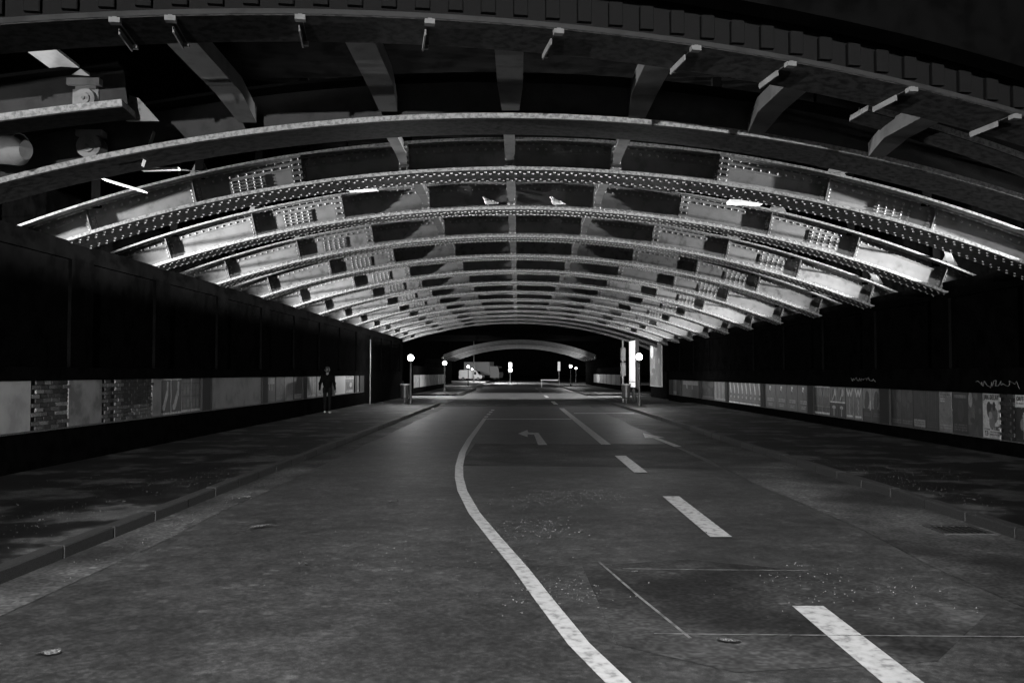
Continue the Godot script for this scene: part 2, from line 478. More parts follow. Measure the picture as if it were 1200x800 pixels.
func globe_lamp(at: Vector3, e: float, label: String) -> Node3D:
	var t := thing("globe_lamp", label, "street lamp", at, 0.0, "globe lamps along the pavements")
	var st := mb()
	lathe(st, Vector3.ZERO, [[0.0, 0.0], [0.11, 0.0], [0.11, 0.25], [0.07, 0.32], [0.05, 0.6], [0.045, 2.0], [0.06, 2.05], [0.1, 2.12], [0.1, 2.16], [0.0, 2.16]], 14)
	part("pole", st, M.black_metal, t)
	st = mb()
	var pr := []
	for i in 9: pr.append([sin(PI * i / 8.0) * 0.16, 2.3 - cos(PI * i / 8.0) * 0.16])
	lathe(st, Vector3.ZERO, pr, 18)
	part("globe", st, M.globe, t)
	st = mb(); lathe(st, Vector3.ZERO, [[0.07, 2.455], [0.1, 2.47], [0.05, 2.52], [0.0, 2.54]], 12)
	part("cap", st, M.black_metal, t)
	omni(t, Vector3(0, 2.3, 0), e, 0.14)
	return t

func street_lamp(at: Vector3, arm: float, height: float, e: float, tilt: Vector3, angle: float, label: String) -> void:
	var t := thing("street_lamp", label, "street lamp", at, 0.0, "")
	var st := mb()
	lathe(st, Vector3.ZERO, [[0.0, 0.0], [0.12, 0.0], [0.12, 1.0], [0.08, 1.1], [0.055, height], [0.0, height + 0.02]], 12)
	part("pole", st, M.grey_metal, t)
	st = mb(); tube(st, Vector3(0, height - 0.1, 0), Vector3(arm, height + 0.25, 0), 0.04, 0.035, 8)
	part("arm", st, M.grey_metal, t)
	st = mb(); soft_box(st, Vector3(arm - 0.35, height + 0.2, -0.15), Vector3(arm + 0.35, height + 0.36, 0.15), 0.05)
	part("lamp_head", st, M.grey_metal, t)
	part("lamp_lens", boxes([[Vector3(arm - 0.28, height + 0.17, -0.12), Vector3(arm + 0.28, height + 0.198, 0.12)]]), M.lens, t)
	spot(t, Vector3(arm, height + 0.14, 0), tilt, e, angle, 0.12, 0.6)

# ---------------------------------------------------------------- bodies: smooth union of tapered capsules, meshed as surface nets
func blob(bones: Array, cell: float, k: float, st_in: ArrayMesh = null) -> ArrayMesh:
	var lo := Vector3(1e9, 1e9, 1e9); var hi := -lo
	for b in bones:
		var r := maxf(b[2], b[3]) + k + 2.0 * cell
		for p in [b[0], b[1]]:
			lo = lo.min(p - Vector3.ONE * r); hi = hi.max(p + Vector3.ONE * r)
	var nx := int((hi.x - lo.x) / cell) + 2; var ny := int((hi.y - lo.y) / cell) + 2; var nz := int((hi.z - lo.z) / cell) + 2
	var f := PackedFloat32Array(); f.resize(nx * ny * nz); f.fill(1.0)
	for b in bones:
		var a: Vector3 = b[0]; var d: Vector3 = b[1] - a
		var ra: float = b[2]; var rb: float = b[3]
		var dd := maxf(d.length_squared(), 1e-8)
		var m := Vector3.ONE * (maxf(ra, rb) + k + 1.5 * cell)
		var l3: Vector3 = (a.min(b[1]) - m - lo) / cell; var h3: Vector3 = (a.max(b[1]) + m - lo) / cell
		for z in range(maxi(int(l3.z), 0), mini(int(h3.z) + 1, nz)):
			for y in range(maxi(int(l3.y), 0), mini(int(h3.y) + 1, ny)):
				for x in range(maxi(int(l3.x), 0), mini(int(h3.x) + 1, nx)):
					var p := lo + Vector3(x, y, z) * cell - a
					var t := clampf(p.dot(d) / dd, 0.0, 1.0)
					var v := (p - d * t).length() - lerpf(ra, rb, t)
					var i := x + nx * (y + ny * z)
					var o := f[i]
					var hh := maxf(k - absf(o - v), 0.0) / k
					f[i] = minf(o, v) - hh * hh * k * 0.25
	var vid := PackedInt32Array(); vid.resize(nx * ny * nz); vid.fill(-1)
	var vs := PackedVector3Array(); var ns := PackedVector3Array(); var idx := PackedInt32Array()
	var corner := [0, 1, nx, nx + 1, nx * ny, nx * ny + 1, nx * ny + nx, nx * ny + nx + 1]
	var edges := [[0, 1], [2, 3], [4, 5], [6, 7], [0, 2], [1, 3], [4, 6], [5, 7], [0, 4], [1, 5], [2, 6], [3, 7]]
	for z in nz - 1:
		for y in ny - 1:
			for x in nx - 1:
				var i := x + nx * (y + ny * z)
				var inside := 0
				for c in corner:
					if f[i + c] < 0.0: inside += 1
				if inside == 0 or inside == 8: continue
				var s := Vector3.ZERO; var n := 0
				for e in edges:
					var fa := f[i + corner[e[0]]]; var fb := f[i + corner[e[1]]]
					if (fa < 0.0) == (fb < 0.0): continue
					var t := fa / (fa - fb)
					var pa := Vector3(e[0] & 1, (e[0] >> 1) & 1, e[0] >> 2); var pb := Vector3(e[1] & 1, (e[1] >> 1) & 1, e[1] >> 2)
					s += pa.lerp(pb, t); n += 1
				vid[i] = vs.size()
				vs.append(lo + (Vector3(x, y, z) + s / n) * cell)
				ns.append(Vector3(f[i + 1] - f[i] + f[i + 1 + nx] - f[i + nx], f[i + nx] - f[i] + f[i + nx + 1] - f[i + 1], f[i + nx * ny] - f[i] + f[i + nx * ny + 1] - f[i + 1]).normalized())
	var step := [1, nx, nx * ny]
	for z in range(1, nz - 1):
		for y in range(1, ny - 1):
			for x in range(1, nx - 1):
				var i := x + nx * (y + ny * z)
				for ax in 3:
					var fa := f[i]; var fb := f[i + step[ax]]
					if (fa < 0.0) == (fb < 0.0): continue
					var u: int = step[(ax + 1) % 3]; var w: int = step[(ax + 2) % 3]
					var q := [vid[i - u - w], vid[i - w], vid[i], vid[i - u]]
					if q.has(-1): continue
					if fa < 0.0: q.reverse()
					idx.append_array(PackedInt32Array([q[0], q[1], q[2], q[0], q[2], q[3]]))
	var arr := []; arr.resize(Mesh.ARRAY_MAX)
	arr[Mesh.ARRAY_VERTEX] = vs; arr[Mesh.ARRAY_NORMAL] = ns; arr[Mesh.ARRAY_INDEX] = idx
	var am := st_in if st_in else ArrayMesh.new()
	am.add_surface_from_arrays(Mesh.PRIMITIVE_TRIANGLES, arr)
	return am

func make_person() -> void:
	var t := thing("person", "person in dark jacket and trousers with pale shoes walking by the left poster wall", "person", Vector3(-7.35, 0.11, -34.5), PI + 0.12)
	var hip := 0.93
	var sh := 1.44
	var hands := []
	var arm := []
	var torso := [[Vector3(0, hip, 0), Vector3(0, 1.12, 0), 0.14, 0.13], [Vector3(-0.06, 1.12, 0), Vector3(-0.09, 1.36, 0), 0.11, 0.10], [Vector3(0.06, 1.12, 0), Vector3(0.09, 1.36, 0), 0.11, 0.10], [Vector3(-0.16, sh - 0.02, 0), Vector3(0.16, sh - 0.02, 0), 0.075, 0.075]]
	for s in [-1.0, 1.0]:
		var e := Vector3(s * 0.27, 1.14, -0.03); var w := Vector3(s * 0.3, 0.9, 0.05 + 0.04 * s)
		arm += [[Vector3(s * 0.19, sh - 0.03, 0), e, 0.062, 0.05], [e, w, 0.05, 0.036]]
		var pl := w + Vector3(s * 0.005, -0.085, 0.012)
		hands.append([w, pl, 0.028, 0.034])
		hands.append([pl + Vector3(0, 0.02, 0.01), pl + Vector3(-s * 0.01, 0.0, 0.035), 0.022, 0.02])
		for fi in 4:
			var k := pl + Vector3(0, -0.015, -0.03 + 0.02 * fi)
			var m := k + Vector3(-s * 0.008, -0.04 - 0.004 * (1 if fi in [1, 2] else 0), 0.004)
			hands.append([k, m, 0.0095, 0.009]); hands.append([m, m + Vector3(-s * 0.02, -0.03 - 0.005 * (1 if fi in [1, 2] else 0), 0.004), 0.009, 0.0075])
		var th := pl + Vector3(-s * 0.01, 0.0, 0.04)
		hands.append([th, th + Vector3(-s * 0.006, -0.035, 0.02), 0.011, 0.0095])
		hands.append([th + Vector3(-s * 0.006, -0.035, 0.02), th + Vector3(-s * 0.01, -0.06, 0.02), 0.0095, 0.008])
	var legs := []
	var feet := []
	for s in [-1.0, 1.0]:
		var fwd: float = s * 0.13
		var kn := Vector3(s * 0.1, 0.5, fwd * 0.6 + 0.03); var an := Vector3(s * 0.1, 0.09, fwd)
		legs += [[Vector3(s * 0.09, hip - 0.04, 0), kn, 0.088, 0.058], [kn, an, 0.058, 0.04]]
		feet += [[an + Vector3(0, -0.045, -0.03), an + Vector3(s * 0.02, -0.055, 0.15), 0.04, 0.034]]
	var head := [[Vector3(0, 1.45, -0.01), Vector3(0, 1.56, 0.01), 0.055, 0.05], [Vector3(0, 1.66, -0.012), Vector3(0, 1.69, -0.016), 0.088, 0.085], [Vector3(0, 1.595, 0.03), Vector3(0, 1.65, 0.03), 0.055, 0.068],
		[Vector3(0, 1.66, 0.085), Vector3(0, 1.625, 0.108), 0.01, 0.014], [Vector3(-0.088, 1.65, -0.01), Vector3(-0.088, 1.625, -0.005), 0.014, 0.01], [Vector3(0.088, 1.65, -0.01), Vector3(0.088, 1.625, -0.005), 0.014, 0.01], [Vector3(-0.02, 1.597, 0.083), Vector3(0.02, 1.597, 0.083), 0.009, 0.009]]
	var thin := []
	for b in torso + arm + legs: thin.append([b[0], b[1], b[2] - 0.012, b[3] - 0.008])
	var am := blob(thin, 0.02, 0.05)
	am = blob(head, 0.008, 0.02, am)
	am = blob(hands, 0.005, 0.008, am)
	part("body", am, M.skin, t)
	part("jacket", blob(torso + arm, 0.016, 0.05), M.cloth, t)
	part("trousers", blob(legs + [[Vector3(-0.05, hip, 0), Vector3(0.05, hip, 0), 0.125, 0.125]], 0.016, 0.03), M.cloth2, t)
	for f in feet: part("shoe", blob([f], 0.01, 0.01), M.shoe, t)
	part("hair", blob([[Vector3(0, 1.69, -0.03), Vector3(0, 1.71, -0.02), 0.088, 0.084], [Vector3(0, 1.63, -0.05), Vector3(0, 1.68, -0.04), 0.065, 0.08]], 0.01, 0.02), M.hair, t)
	for s in [-1.0, 1.0]:
		var st := mb(); tube(st, Vector3(s * 0.032, 1.655, 0.085), Vector3(s * 0.032, 1.655, 0.094), 0.011, 0.006, 8)
		part("eye", st, M.ink, t)

func pigeon(at: Vector3, turn: float, label: String) -> void:
	var t := thing("pigeon", label, "pigeon", at, turn, "")
	var b := blob([[Vector3(0.04, 0.12, 0), Vector3(-0.07, 0.11, 0), 0.062, 0.042], [Vector3(0.07, 0.15, 0), Vector3(0.095, 0.2, 0), 0.04, 0.026], [Vector3(0.105, 0.222, 0), Vector3(0.11, 0.225, 0), 0.026, 0.024], [Vector3(0.13, 0.222, 0), Vector3(0.15, 0.216, 0), 0.009, 0.004], [Vector3(-0.08, 0.105, 0), Vector3(-0.19, 0.085, 0), 0.026, 0.016]], 0.008, 0.03)
	part("body", b, M.feather, t)
	for s in [-1.0, 1.0]:
		part("wing", blob([[Vector3(0.05, 0.135, s * 0.05), Vector3(-0.06, 0.125, s * 0.045), 0.022, 0.024], [Vector3(-0.06, 0.125, s * 0.045), Vector3(-0.15, 0.105, s * 0.015), 0.022, 0.008]], 0.008, 0.02), M.feather_dark, t)
		var st := mb()
		tube(st, Vector3(0.02, 0.07, s * 0.022), Vector3(0.015, 0.0, s * 0.022), 0.006, 0.005, 6)
		for k in [-0.5, 0.0, 0.5]: tube(st, Vector3(0.015, 0.006, s * 0.022), Vector3(0.05, 0.003, s * 0.022 + k * 0.03), 0.004, 0.003, 5)
		part("leg", st, M.feather_dark, t)

# ---------------------------------------------------------------- posters
func ell(im: Image, cx: float, cy: float, rx: float, ry: float, c: float) -> void:
	for y in range(maxi(int(cy - ry), 0), mini(int(cy + ry) + 1, im.get_height())):
		for x in range(maxi(int(cx - rx), 0), mini(int(cx + rx) + 1, im.get_width())):
			var q := Vector2((x - cx) / rx, (y - cy) / ry).length()
			if q < 1.0 : im.set_pixel(x, y, Color(c, c, c))

func line(im: Image, a: Vector2, b: Vector2, w: float, c: float) -> void:
	var n := int(a.distance_to(b)) + 1
	for i in n + 1:
		var p := a.lerp(b, float(i) / n)
		im.fill_rect(Rect2i(int(p.x - w / 2), int(p.y - w / 2), maxi(int(w), 1), maxi(int(w), 1)), Color(c, c, c))

func rows(im: Image, x0: int, x1: int, y0: int, n: int, gap: int, c: float) -> void:
	for i in n:
		var x := x0
		while x < x1:
			var w := rng.randi_range(2, 7)
			im.fill_rect(Rect2i(x, y0 + i * gap, mini(w, x1 - x), maxi(gap - 3, 1)), Color(c, c, c))
			x += w + rng.randi_range(1, 3)

func poster_art(kind: String) -> Image:
	var W := 96; var H := 136
	var im := Image.create(W, H, false, Image.FORMAT_RGB8)
	var fill := func(c: float) -> void: im.fill(Color(c, c, c))
	match kind:
		"plain":
			fill.call(0.55)
		"bottle":
			fill.call(0.22)
			im.fill_rect(Rect2i(0, 0, W, 5), Color(0.75, 0.75, 0.75)); im.fill_rect(Rect2i(0, H - 8, W, 8), Color(0.7, 0.7, 0.7))
			line(im, Vector2(66, 18), Vector2(62, 60), 14, 0.6); line(im, Vector2(62, 55), Vector2(30, 112), 17, 0.62); ell(im, 28, 108, 14, 12, 0.6)
		"grid":
			fill.call(0.36)
			for i in 5: line(im, Vector2(0, 20 + i * 26), Vector2(95, 20 + i * 26), 3, 0.2)
			for i in 3: line(im, Vector2(12 + i * 36, 0), Vector2(12 + i * 36, 135), 3, 0.22)
			for i in 4: ell(im, 30 + 36 * (i % 2), 46 + 52 * (i / 2), 13, 18, 0.44)
			im.fill_rect(Rect2i(0, H - 12, W, 10), Color(0.72, 0.72, 0.72))
		"stroke":
			fill.call(0.38)
			line(im, Vector2(40, 6), Vector2(56, 52), 17, 0.85); line(im, Vector2(28, 4), Vector2(44, 10), 14, 0.7); ell(im, 58, 60, 13, 12, 0.75)
			ell(im, 52, 92, 16, 10, 0.7); im.fill_rect(Rect2i(46, 70, 7, 22), Color(0.25, 0.25, 0.25)); rows(im, 14, 82, 108, 3, 6, 0.5); im.fill_rect(Rect2i(0, H - 9, W, 9), Color(0.9, 0.9, 0.9))
		"icon":
			fill.call(0.34)
			ell(im, 48, 16, 8, 8, 0.9); line(im, Vector2(48, 20), Vector2(44, 34), 8, 0.8); line(im, Vector2(44, 36), Vector2(46, 50), 6, 0.12)
			rows(im, 22, 80, 78, 2, 10, 0.75); rows(im, 32, 72, 106, 2, 9, 0.62)
		"pane":
			fill.call(0.2)
			for x in [24, 70]: ell(im, x, 34, 18, 30, 0.44); ell(im, x, 70, 16, 26, 0.33)
			im.fill_rect(Rect2i(0, 0, W, 6), Color(0.8, 0.8, 0.8)); line(im, Vector2(47, 0), Vector2(47, 135), 4, 0.5); line(im, Vector2(0, 96), Vector2(95, 96), 3, 0.5); im.fill_rect(Rect2i(0, H - 14, W, 9), Color(0.85, 0.85, 0.85))
		"half":
			fill.call(0.02)
			im.fill_rect(Rect2i(0, 0, W, 70), Color(0.42, 0.42, 0.42)); ell(im, 40, 40, 22, 32, 0.2); ell(im, 62, 24, 14, 18, 0.72); line(im, Vector2(30, 60), Vector2(60, 20), 5, 0.8)
			im.fill_rect(Rect2i(0, 66, W, 6), Color(0.9, 0.9, 0.9)); ell(im, 46, 92, 22, 8, 0.7); im.fill_rect(Rect2i(41, 92, 11, 40), Color(0.6, 0.6, 0.6))
		"drape":
			fill.call(0.42)
			line(im, Vector2(14, 8), Vector2(32, 36), 8, 0.8); line(im, Vector2(32, 36), Vector2(48, 12), 8, 0.8); line(im, Vector2(48, 12), Vector2(64, 36), 8, 0.8); line(im, Vector2(64, 36), Vector2(82, 8), 8, 0.8)
			for i in 5: line(im, Vector2(44 + 8 * (i % 2), 50 + 13 * i), Vector2(52 - 8 * (i % 2), 63 + 13 * i), 5, 0.66)
			im.fill_rect(Rect2i(12, H - 16, 72, 8), Color(0.8, 0.8, 0.8))
		"tree":
			fill.call(0.5)
			ell(im, 46, 44, 24, 34, 0.1); ell(im, 36, 62, 22, 26, 0.14); im.fill_rect(Rect2i(0, 84, W, 52), Color(0.09, 0.09, 0.09)); ell(im, 80, 70, 9, 22, 0.75)
			rows(im, 12, 80, 100, 2, 9, 0.3)
		"dark":
			fill.call(0.13)
			for i in 14: ell(im, rng.randf_range(8, 88), rng.randf_range(8, 96), rng.randf_range(6, 18), rng.randf_range(10, 26), rng.randf_range(0.08, 0.27))
			rows(im, 6, 90, 112, 2, 9, 0.36)
		"label":
			fill.call(0.12)
			for i in 10: ell(im, rng.randf_range(8, 88), rng.randf_range(8, 90), rng.randf_range(6, 16), rng.randf_range(8, 20), rng.randf_range(0.06, 0.2))
			im.fill_rect(Rect2i(4, 104, 88, 26), Color(0.5, 0.5, 0.5)); rows(im, 10, 86, 110, 2, 8, 0.3)
		"stripes":
			fill.call(0.12)
			for i in 7: line(im, Vector2(8 + i * 13, 6), Vector2(6 + i * 13, 100), 4, 0.24 if i % 2 else 0.19)
			rows(im, 8, 88, 106, 3, 8, 0.22)
		"pale":
			fill.call(0.42)
			im.fill_rect(Rect2i(4, 4, 88, 12), Color(0.55, 0.55, 0.55)); rows(im, 10, 86, 7, 1, 9, 0.3); rows(im, 10, 46, 22, 2, 8, 0.7); im.fill_rect(Rect2i(6, 112, 84, 3), Color(0.55, 0.55, 0.55)); rows(im, 8, 88, 120, 1, 8, 0.55)
		"word":
			fill.call(0.1)
			im.fill_rect(Rect2i(0, 0, W, 4), Color(0.25, 0.25, 0.25)); rows(im, 8, 90, 8, 1, 14, 0.42); ell(im, 50, 60, 20, 36, 0.17); rows(im, 8, 90, 104, 3, 8, 0.33)
		"smoke":
			fill.call(0.2)
			for i in 20: ell(im, rng.randf_range(10, 90), rng.randf_range(0, 130), rng.randf_range(8, 24), rng.randf_range(8, 24), rng.randf_range(0.16, 0.36))
			ell(im, 16, 20, 14, 26, 0.55)
		"concert":
			fill.call(0.72)
			ell(im, 48, 54, 26, 24, 0.2); ell(im, 60, 64, 22, 26, 0.33); ell(im, 34, 40, 12, 16, 0.12); ell(im, 50, 86, 16, 22, 0.4); ell(im, 62, 38, 8, 14, 0.1); ell(im, 42, 66, 10, 12, 0.52)
			im.fill_rect(Rect2i(4, 108, 88, 2), Color(0.25, 0.25, 0.25)); rows(im, 38, 90, 114, 2, 8, 0.3)
		"show":
			fill.call(0.03)
			im.fill_rect(Rect2i(0, 0, W, 36), Color(0.8, 0.8, 0.8)); rows(im, 6, 60, 22, 1, 8, 0.4)
			ell(im, 46, 58, 7, 9, 0.8); line(im, Vector2(46, 64), Vector2(50, 96), 15, 0.7); line(im, Vector2(48, 96), Vector2(46, 128), 7, 0.75); line(im, Vector2(54, 96), Vector2(58, 126), 7, 0.6); ell(im, 34, 84, 9, 18, 0.45); rows(im, 6, 90, 128, 1, 6, 0.2)
		"toplight":
			fill.call(0.12)
			im.fill_rect(Rect2i(8, 4, 80, 34), Color(0.5, 0.5, 0.5)); line(im, Vector2(30, 36), Vector2(30, 66), 8, 0.5); line(im, Vector2(58, 36), Vector2(60, 76), 6, 0.42); ell(im, 60, 96, 20, 24, 0.07)
		"lines":
			fill.call(0.5)
			for i in 6: line(im, Vector2(10 + i * 15, 8), Vector2(12 + i * 15, 120), 5, 0.34 if i % 2 else 0.62)
			rows(im, 8, 88, 120, 1, 10, 0.75)
		"swirl":
			fill.call(0.36)
			im.fill_rect(Rect2i(0, 0, W, 26), Color(0.6, 0.6, 0.6)); rows(im, 8, 88, 8, 1, 10, 0.2)
			for i in 6: line(im, Vector2(10 + i * 12, 50), Vector2(26 + i * 11, 100), 6, 0.14)
			ell(im, 60, 70, 14, 20, 0.6); rows(im, 8, 88, 114, 2, 9, 0.7)
	# creases, tears and runs of dirt in the paper
	for i in 500:
		var x := rng.randi_range(0, W - 1); var y := rng.randi_range(0, H - 1)
		var c := im.get_pixel(x, y) * rng.randf_range(0.8, 1.15)
		im.fill_rect(Rect2i(x, y, rng.randi_range(1, 3), rng.randi_range(1, 5)), c)
	return im

var art := {}
func poster_mat(kind: String, tone: float) -> StandardMaterial3D:
	var key := "%s %.2f" % [kind, tone]
	if not M.has(key):
		if not art.has(kind): art[kind] = ImageTexture.create_from_image(poster_art(kind))
		var m := StandardMaterial3D.new()
		m.resource_name = "poster_" + kind
		m.albedo_texture = art[kind]
		m.albedo_color = Color(tone, tone, tone)
		m.roughness = 0.6
		detail(m, M.board_mid.albedo_texture, 0.9)
		M[key] = m
	return M[key]

# side -1: wall on the left, side 1: on the right
func sheet_on_wall(x: float, side: float, za: float, zb: float, y0: float, y1: float, thick: float) -> SurfaceTool:
	var st := mb()
	var xf := x - side * thick
	var zn := -za if side < 0 else -zb; var zf := -zb if side < 0 else -za
	var c := Vector3(x, (y0 + y1) / 2, (zn + zf) / 2)
	face(st, [Vector3(xf, y0, zn), Vector3(xf, y0, zf), Vector3(xf, y1, zf), Vector3(xf, y1, zn)], c, [Vector2(0, 1), Vector2(1, 1), Vector2(1, 0), Vector2(0, 0)])
	var f := [Vector3(xf, y0, zn), Vector3(xf, y0, zf), Vector3(xf, y1, zf), Vector3(xf, y1, zn)]
	for i in 4:
		var a: Vector3 = f[i]; var b: Vector3 = f[(i + 1) % 4]
		face(st, [a, b, Vector3(x, b.y, b.z), Vector3(x, a.y, a.z)], c, [Vector2.ONE, Vector2.ONE, Vector2.ONE, Vector2.ONE])
	return st

func poster(x: float, side: float, za: float, zb: float, y0: float, y1: float, kind: String, label: String, tone := 1.0, group := "", thick := 0.006) -> Node3D:
	var mid := Vector3(x, (y0 + y1) * 0.5, -(za + zb) * 0.5)
	var w := (zb - za) * 0.5; var h := (y1 - y0) * 0.5
	var o := part("poster", sheet_on_wall(0.0, side, -w, w, -h, h, thick), poster_mat(kind, tone), self, mid)
	tag(o, label, "poster", group)
	return o

func lettering(parent: Node3D, text: String, at: Vector3, side: float, size: float, m: Material, width := 0.0) -> void:
	var tm := TextMesh.new()
	var sf := SystemFont.new()
	sf.font_names = PackedStringArray(["Droid Sans"])
	sf.font_weight = 700
	tm.font = sf
	tm.text = text
	tm.font_size = 48
	tm.pixel_size = size / 36.0
	tm.depth = 0.003
	var o := MeshInstance3D.new()
	o.name = "lettering"
	o.mesh = tm
	o.material_override = m
	o.position = at
	o.rotation.y = -side * PI / 2
	if width > 0.0:
		var aw := tm.get_aabb().size.x
		if aw > 0.01: o.scale = Vector3(width / aw, 1, 1)
	parent.add_child(o, true)

# ---------------------------------------------------------------- the place
func _ready() -> void:
	rng.seed = 530
	# camera
	var cam := Camera3D.new()
	cam.name = "camera"
	cam.position = Vector3(0, 1.65, 0)
	cam.fov = rad_to_deg(2.0 * atan(400.0 / 1050.0))
	cam.rotation = Vector3(atan(37.0 / 1050.0), atan(7.0 / 1050.0), 0)
	cam.far = 1500.0
	add_child(cam)
	cam.current = true
	# night sky
	var we := WorldEnvironment.new()
	we.name = "environment"
	var env := Environment.new()
	env.background_mode = Environment.BG_SKY
	var ps := ProceduralSkyMaterial.new()
	ps.sky_top_color = Color(0.10, 0.10, 0.10)
	ps.sky_horizon_color = Color(0.16, 0.16, 0.16)
	ps.ground_bottom_color = Color(0.05, 0.05, 0.05)
	ps.ground_horizon_color = Color(0.10, 0.10, 0.10)
	var sky := Sky.new()
	sky.sky_material = ps
	env.sky = sky
	env.background_energy_multiplier = 0.03
	env.tonemap_mode = Environment.TONE_MAPPER_LINEAR
	env.tonemap_exposure = 1.0
	env.sdfgi_enabled = true
	env.ssao_enabled = true
	env.ssil_enabled = true
	we.environment = env
	add_child(we)
	make_materials()
	# the lamps of the street behind the camera
	street_lamp(Vector3(-8.6, 0.11, 4.0), 6.4, 10.0, 520.0, Vector3(0.2, -1, -1.22), 19.0, "tall street lamp reaching over the road just before the bridge")
	mast_light(Vector3(-1.0, 0.11, 30.0), 2.7, 4300.0, "short mast with a strong floodlight far behind the camera")
	build_ground()
	build_walls()
	build_bridge()
	build_second_bridge()
	build_posters()
	build_street()
	make_person()

func mast_light(at: Vector3, height: float, e: float, label: String) -> void:
	var t := thing("mast_light", label, "floodlight", at)
	var st := mb(); tube(st, Vector3.ZERO, Vector3(0, height, 0), 0.07, 0.05, 10)
	part("pole", st, M.grey_metal, t)
	part("housing", boxes([[Vector3(-0.3, height - 0.2, 0.03), Vector3(0.3, height + 0.2, 0.2)]]), M.black_metal, t)
	part("lens", boxes([[Vector3(-0.27, height - 0.17, 0.0), Vector3(0.27, height + 0.17, 0.03)]]), M.lens, t)
	spot(t, Vector3(0, height, -0.02), Vector3(-at.x * 0.01, 0.03, -1), e, 40.0, 0.2, 0.5)

func build_ground() -> void:
	struct("ground", sheet(-400, 400, -700, 60, -0.14), M.ground)
	struct("road", sheet(-4.04, 4.95, -400, 30, 0.0), M.asphalt)
	struct("side_road", sheet(-60, -4.04, -65, -47.2, 0.0), M.asphalt)
	struct("side_road", sheet(4.95, 60, -65, -48.2, 0.0), M.asphalt)
	# repaired strips of asphalt
	var edge := []
	for i in 25: edge.append(Vector2(3.58 + 0.05 * sin(i * 1.7) + rng.randf_range(-0.025, 0.025), -2.0 - i * 1.9))
	struct("asphalt_strip", flat(edge + [Vector2(4.95, -47.6), Vector2(4.95, -2)], 0.004), M.asphalt_pale)
	edge = []
	for i in 25: edge.append(Vector2(-3.5 + 0.04 * sin(i * 2.1) + rng.randf_range(-0.02, 0.02), -2.0 - i * 1.7))
	struct("gutter_strip", flat(edge + [Vector2(-4.04, -42.8), Vector2(-4.04, -2)], 0.004), M.asphalt_pale)
	edge = []
	for i in 12: edge.append(Vector2(-1.0 + i * 0.41, -20.9 + rng.randf_range(-0.1, 0.1)))
	struct("asphalt_patch", flat([Vector2(-1.05, -16.0)] + edge + [Vector2(3.5, -15.4), Vector2(1.6, -15.8)], 0.004), M.asphalt_dark)
	struct("asphalt_patch", flat([Vector2(0.6, -5.5), Vector2(0.55, -7.7), Vector2(1.5, -8.0), Vector2(2.7, -7.4), Vector2(3.2, -6.2), Vector2(2.4, -5.2), Vector2(1.2, -5.0)], 0.0042), M.asphalt_dark)
	struct("asphalt_patch", flat([Vector2(-3.9, -44.2), Vector2(-3.9, -55.0), Vector2(4.9, -56), Vector2(4.9, -45)], 0.0043), M.asphalt_dark)
	# pavements
	struct("pavement", boxes([[Vector3(-9.2, -0.13, -45.5), Vector3(-4.19, 0.11, 25)]]), M.pavement)
	struct("pavement", boxes([[Vector3(5.1, -0.13, -47), Vector3(10.4, 0.11, 25)]]), M.pavement)
	struct("pavement", boxes([[Vector3(-30, -0.13, -95), Vector3(-4.6, 0.11, -66)]]), M.pavement)
	struct("pavement", boxes([[Vector3(5.2, -0.13, -112), Vector3(30, 0.11, -66)]]), M.pavement)
	struct("pavement", boxes([[Vector3(-40, -0.13, -175), Vector3(-5.6, 0.11, -98)]]), M.concrete)
	# kerbs of single stones
	for k in [[-4.19, -4.04, -45.5, "left"], [4.95, 5.1, -47.0, "right"]]:
		var kb := Node3D.new()
		kb.name = numbered("kerb")
		kb.set_meta("kind", "structure")
		add_child(kb, true)
		var z := 1.0
		var base := []
		for v in 4:
			var st := mb()
			soft_box(st, Vector3(-0.074, -0.13, -0.498), Vector3(0.074, 0.115 + v * 0.002, 0.498), 0.014)
			base.append(st.commit())
		while z > k[2]:
			var s := part("kerb_stone", base[rng.randi() % 4], M.kerb if rng.randf() < 0.6 else M.kerb2, kb, Vector3((k[0] + k[1]) / 2 + rng.randf_range(-0.004, 0.004), rng.randf_range(-0.004, 0.004), z - 0.5))
			s.rotation.y = rng.randf_range(-0.006, 0.006)
			z -= 1.0
	struct("far_kerb", boxes([[Vector3(-4.6, -0.13, -95), Vector3(-4.45, 0.13, -66)], [Vector3(-30, -0.13, -98.0), Vector3(-5.45, 0.14, -97.7)], [Vector3(5.05, -0.13, -112), Vector3(5.2, 0.13, -66)], [Vector3(5.2, -0.13, -65.9), Vector3(30, 0.13, -65.7)]]), M.kerb)
	# painted markings
	struct("solid_line", ribbon([Vector2(1.0, -3.6), Vector2(0.545, -4.77), Vector2(0.37, -5.5), Vector2(0.20, -6.5), Vector2(0.022, -7.6), Vector2(-0.23, -8.98), Vector2(-0.516, -10.6), Vector2(-0.777, -12.56), Vector2(-0.93, -14.2), Vector2(-1.04, -15.9), Vector2(-1.15, -18.6), Vector2(-1.2, -22.2), Vector2(-1.2, -32.7)], 0.135, 0.009), M.line)
	for d in [[3.3, 6.4], [9.07, 12.03], [14.9, 17.9], [20.7, 42.0], [47.0, 52.0], [60, 66], [76, 82], [92, 98]]:
		struct("dashed_line", sheet(1.94 - 0.001 * d[0], 2.16 - 0.001 * d[0], -d[1], -d[0], 0.009), M.line)
	for d in [[33.3, 34.3], [35.3, 36.3], [37.2, 38.2], [39.3, 40.3]]:
		struct("dashed_line", sheet(-1.27 + 0.012 * (d[0] - 33), -1.13 + 0.012 * (d[0] - 33), -d[1], -d[0], 0.009), M.line)
	struct("stop_line", sheet(-1.13, 1.9, -32.4, -31.9, 0.009), M.line)
	struct("stop_line", sheet(2.3, 4.75, -37.0, -36.5, 0.009), M.line)
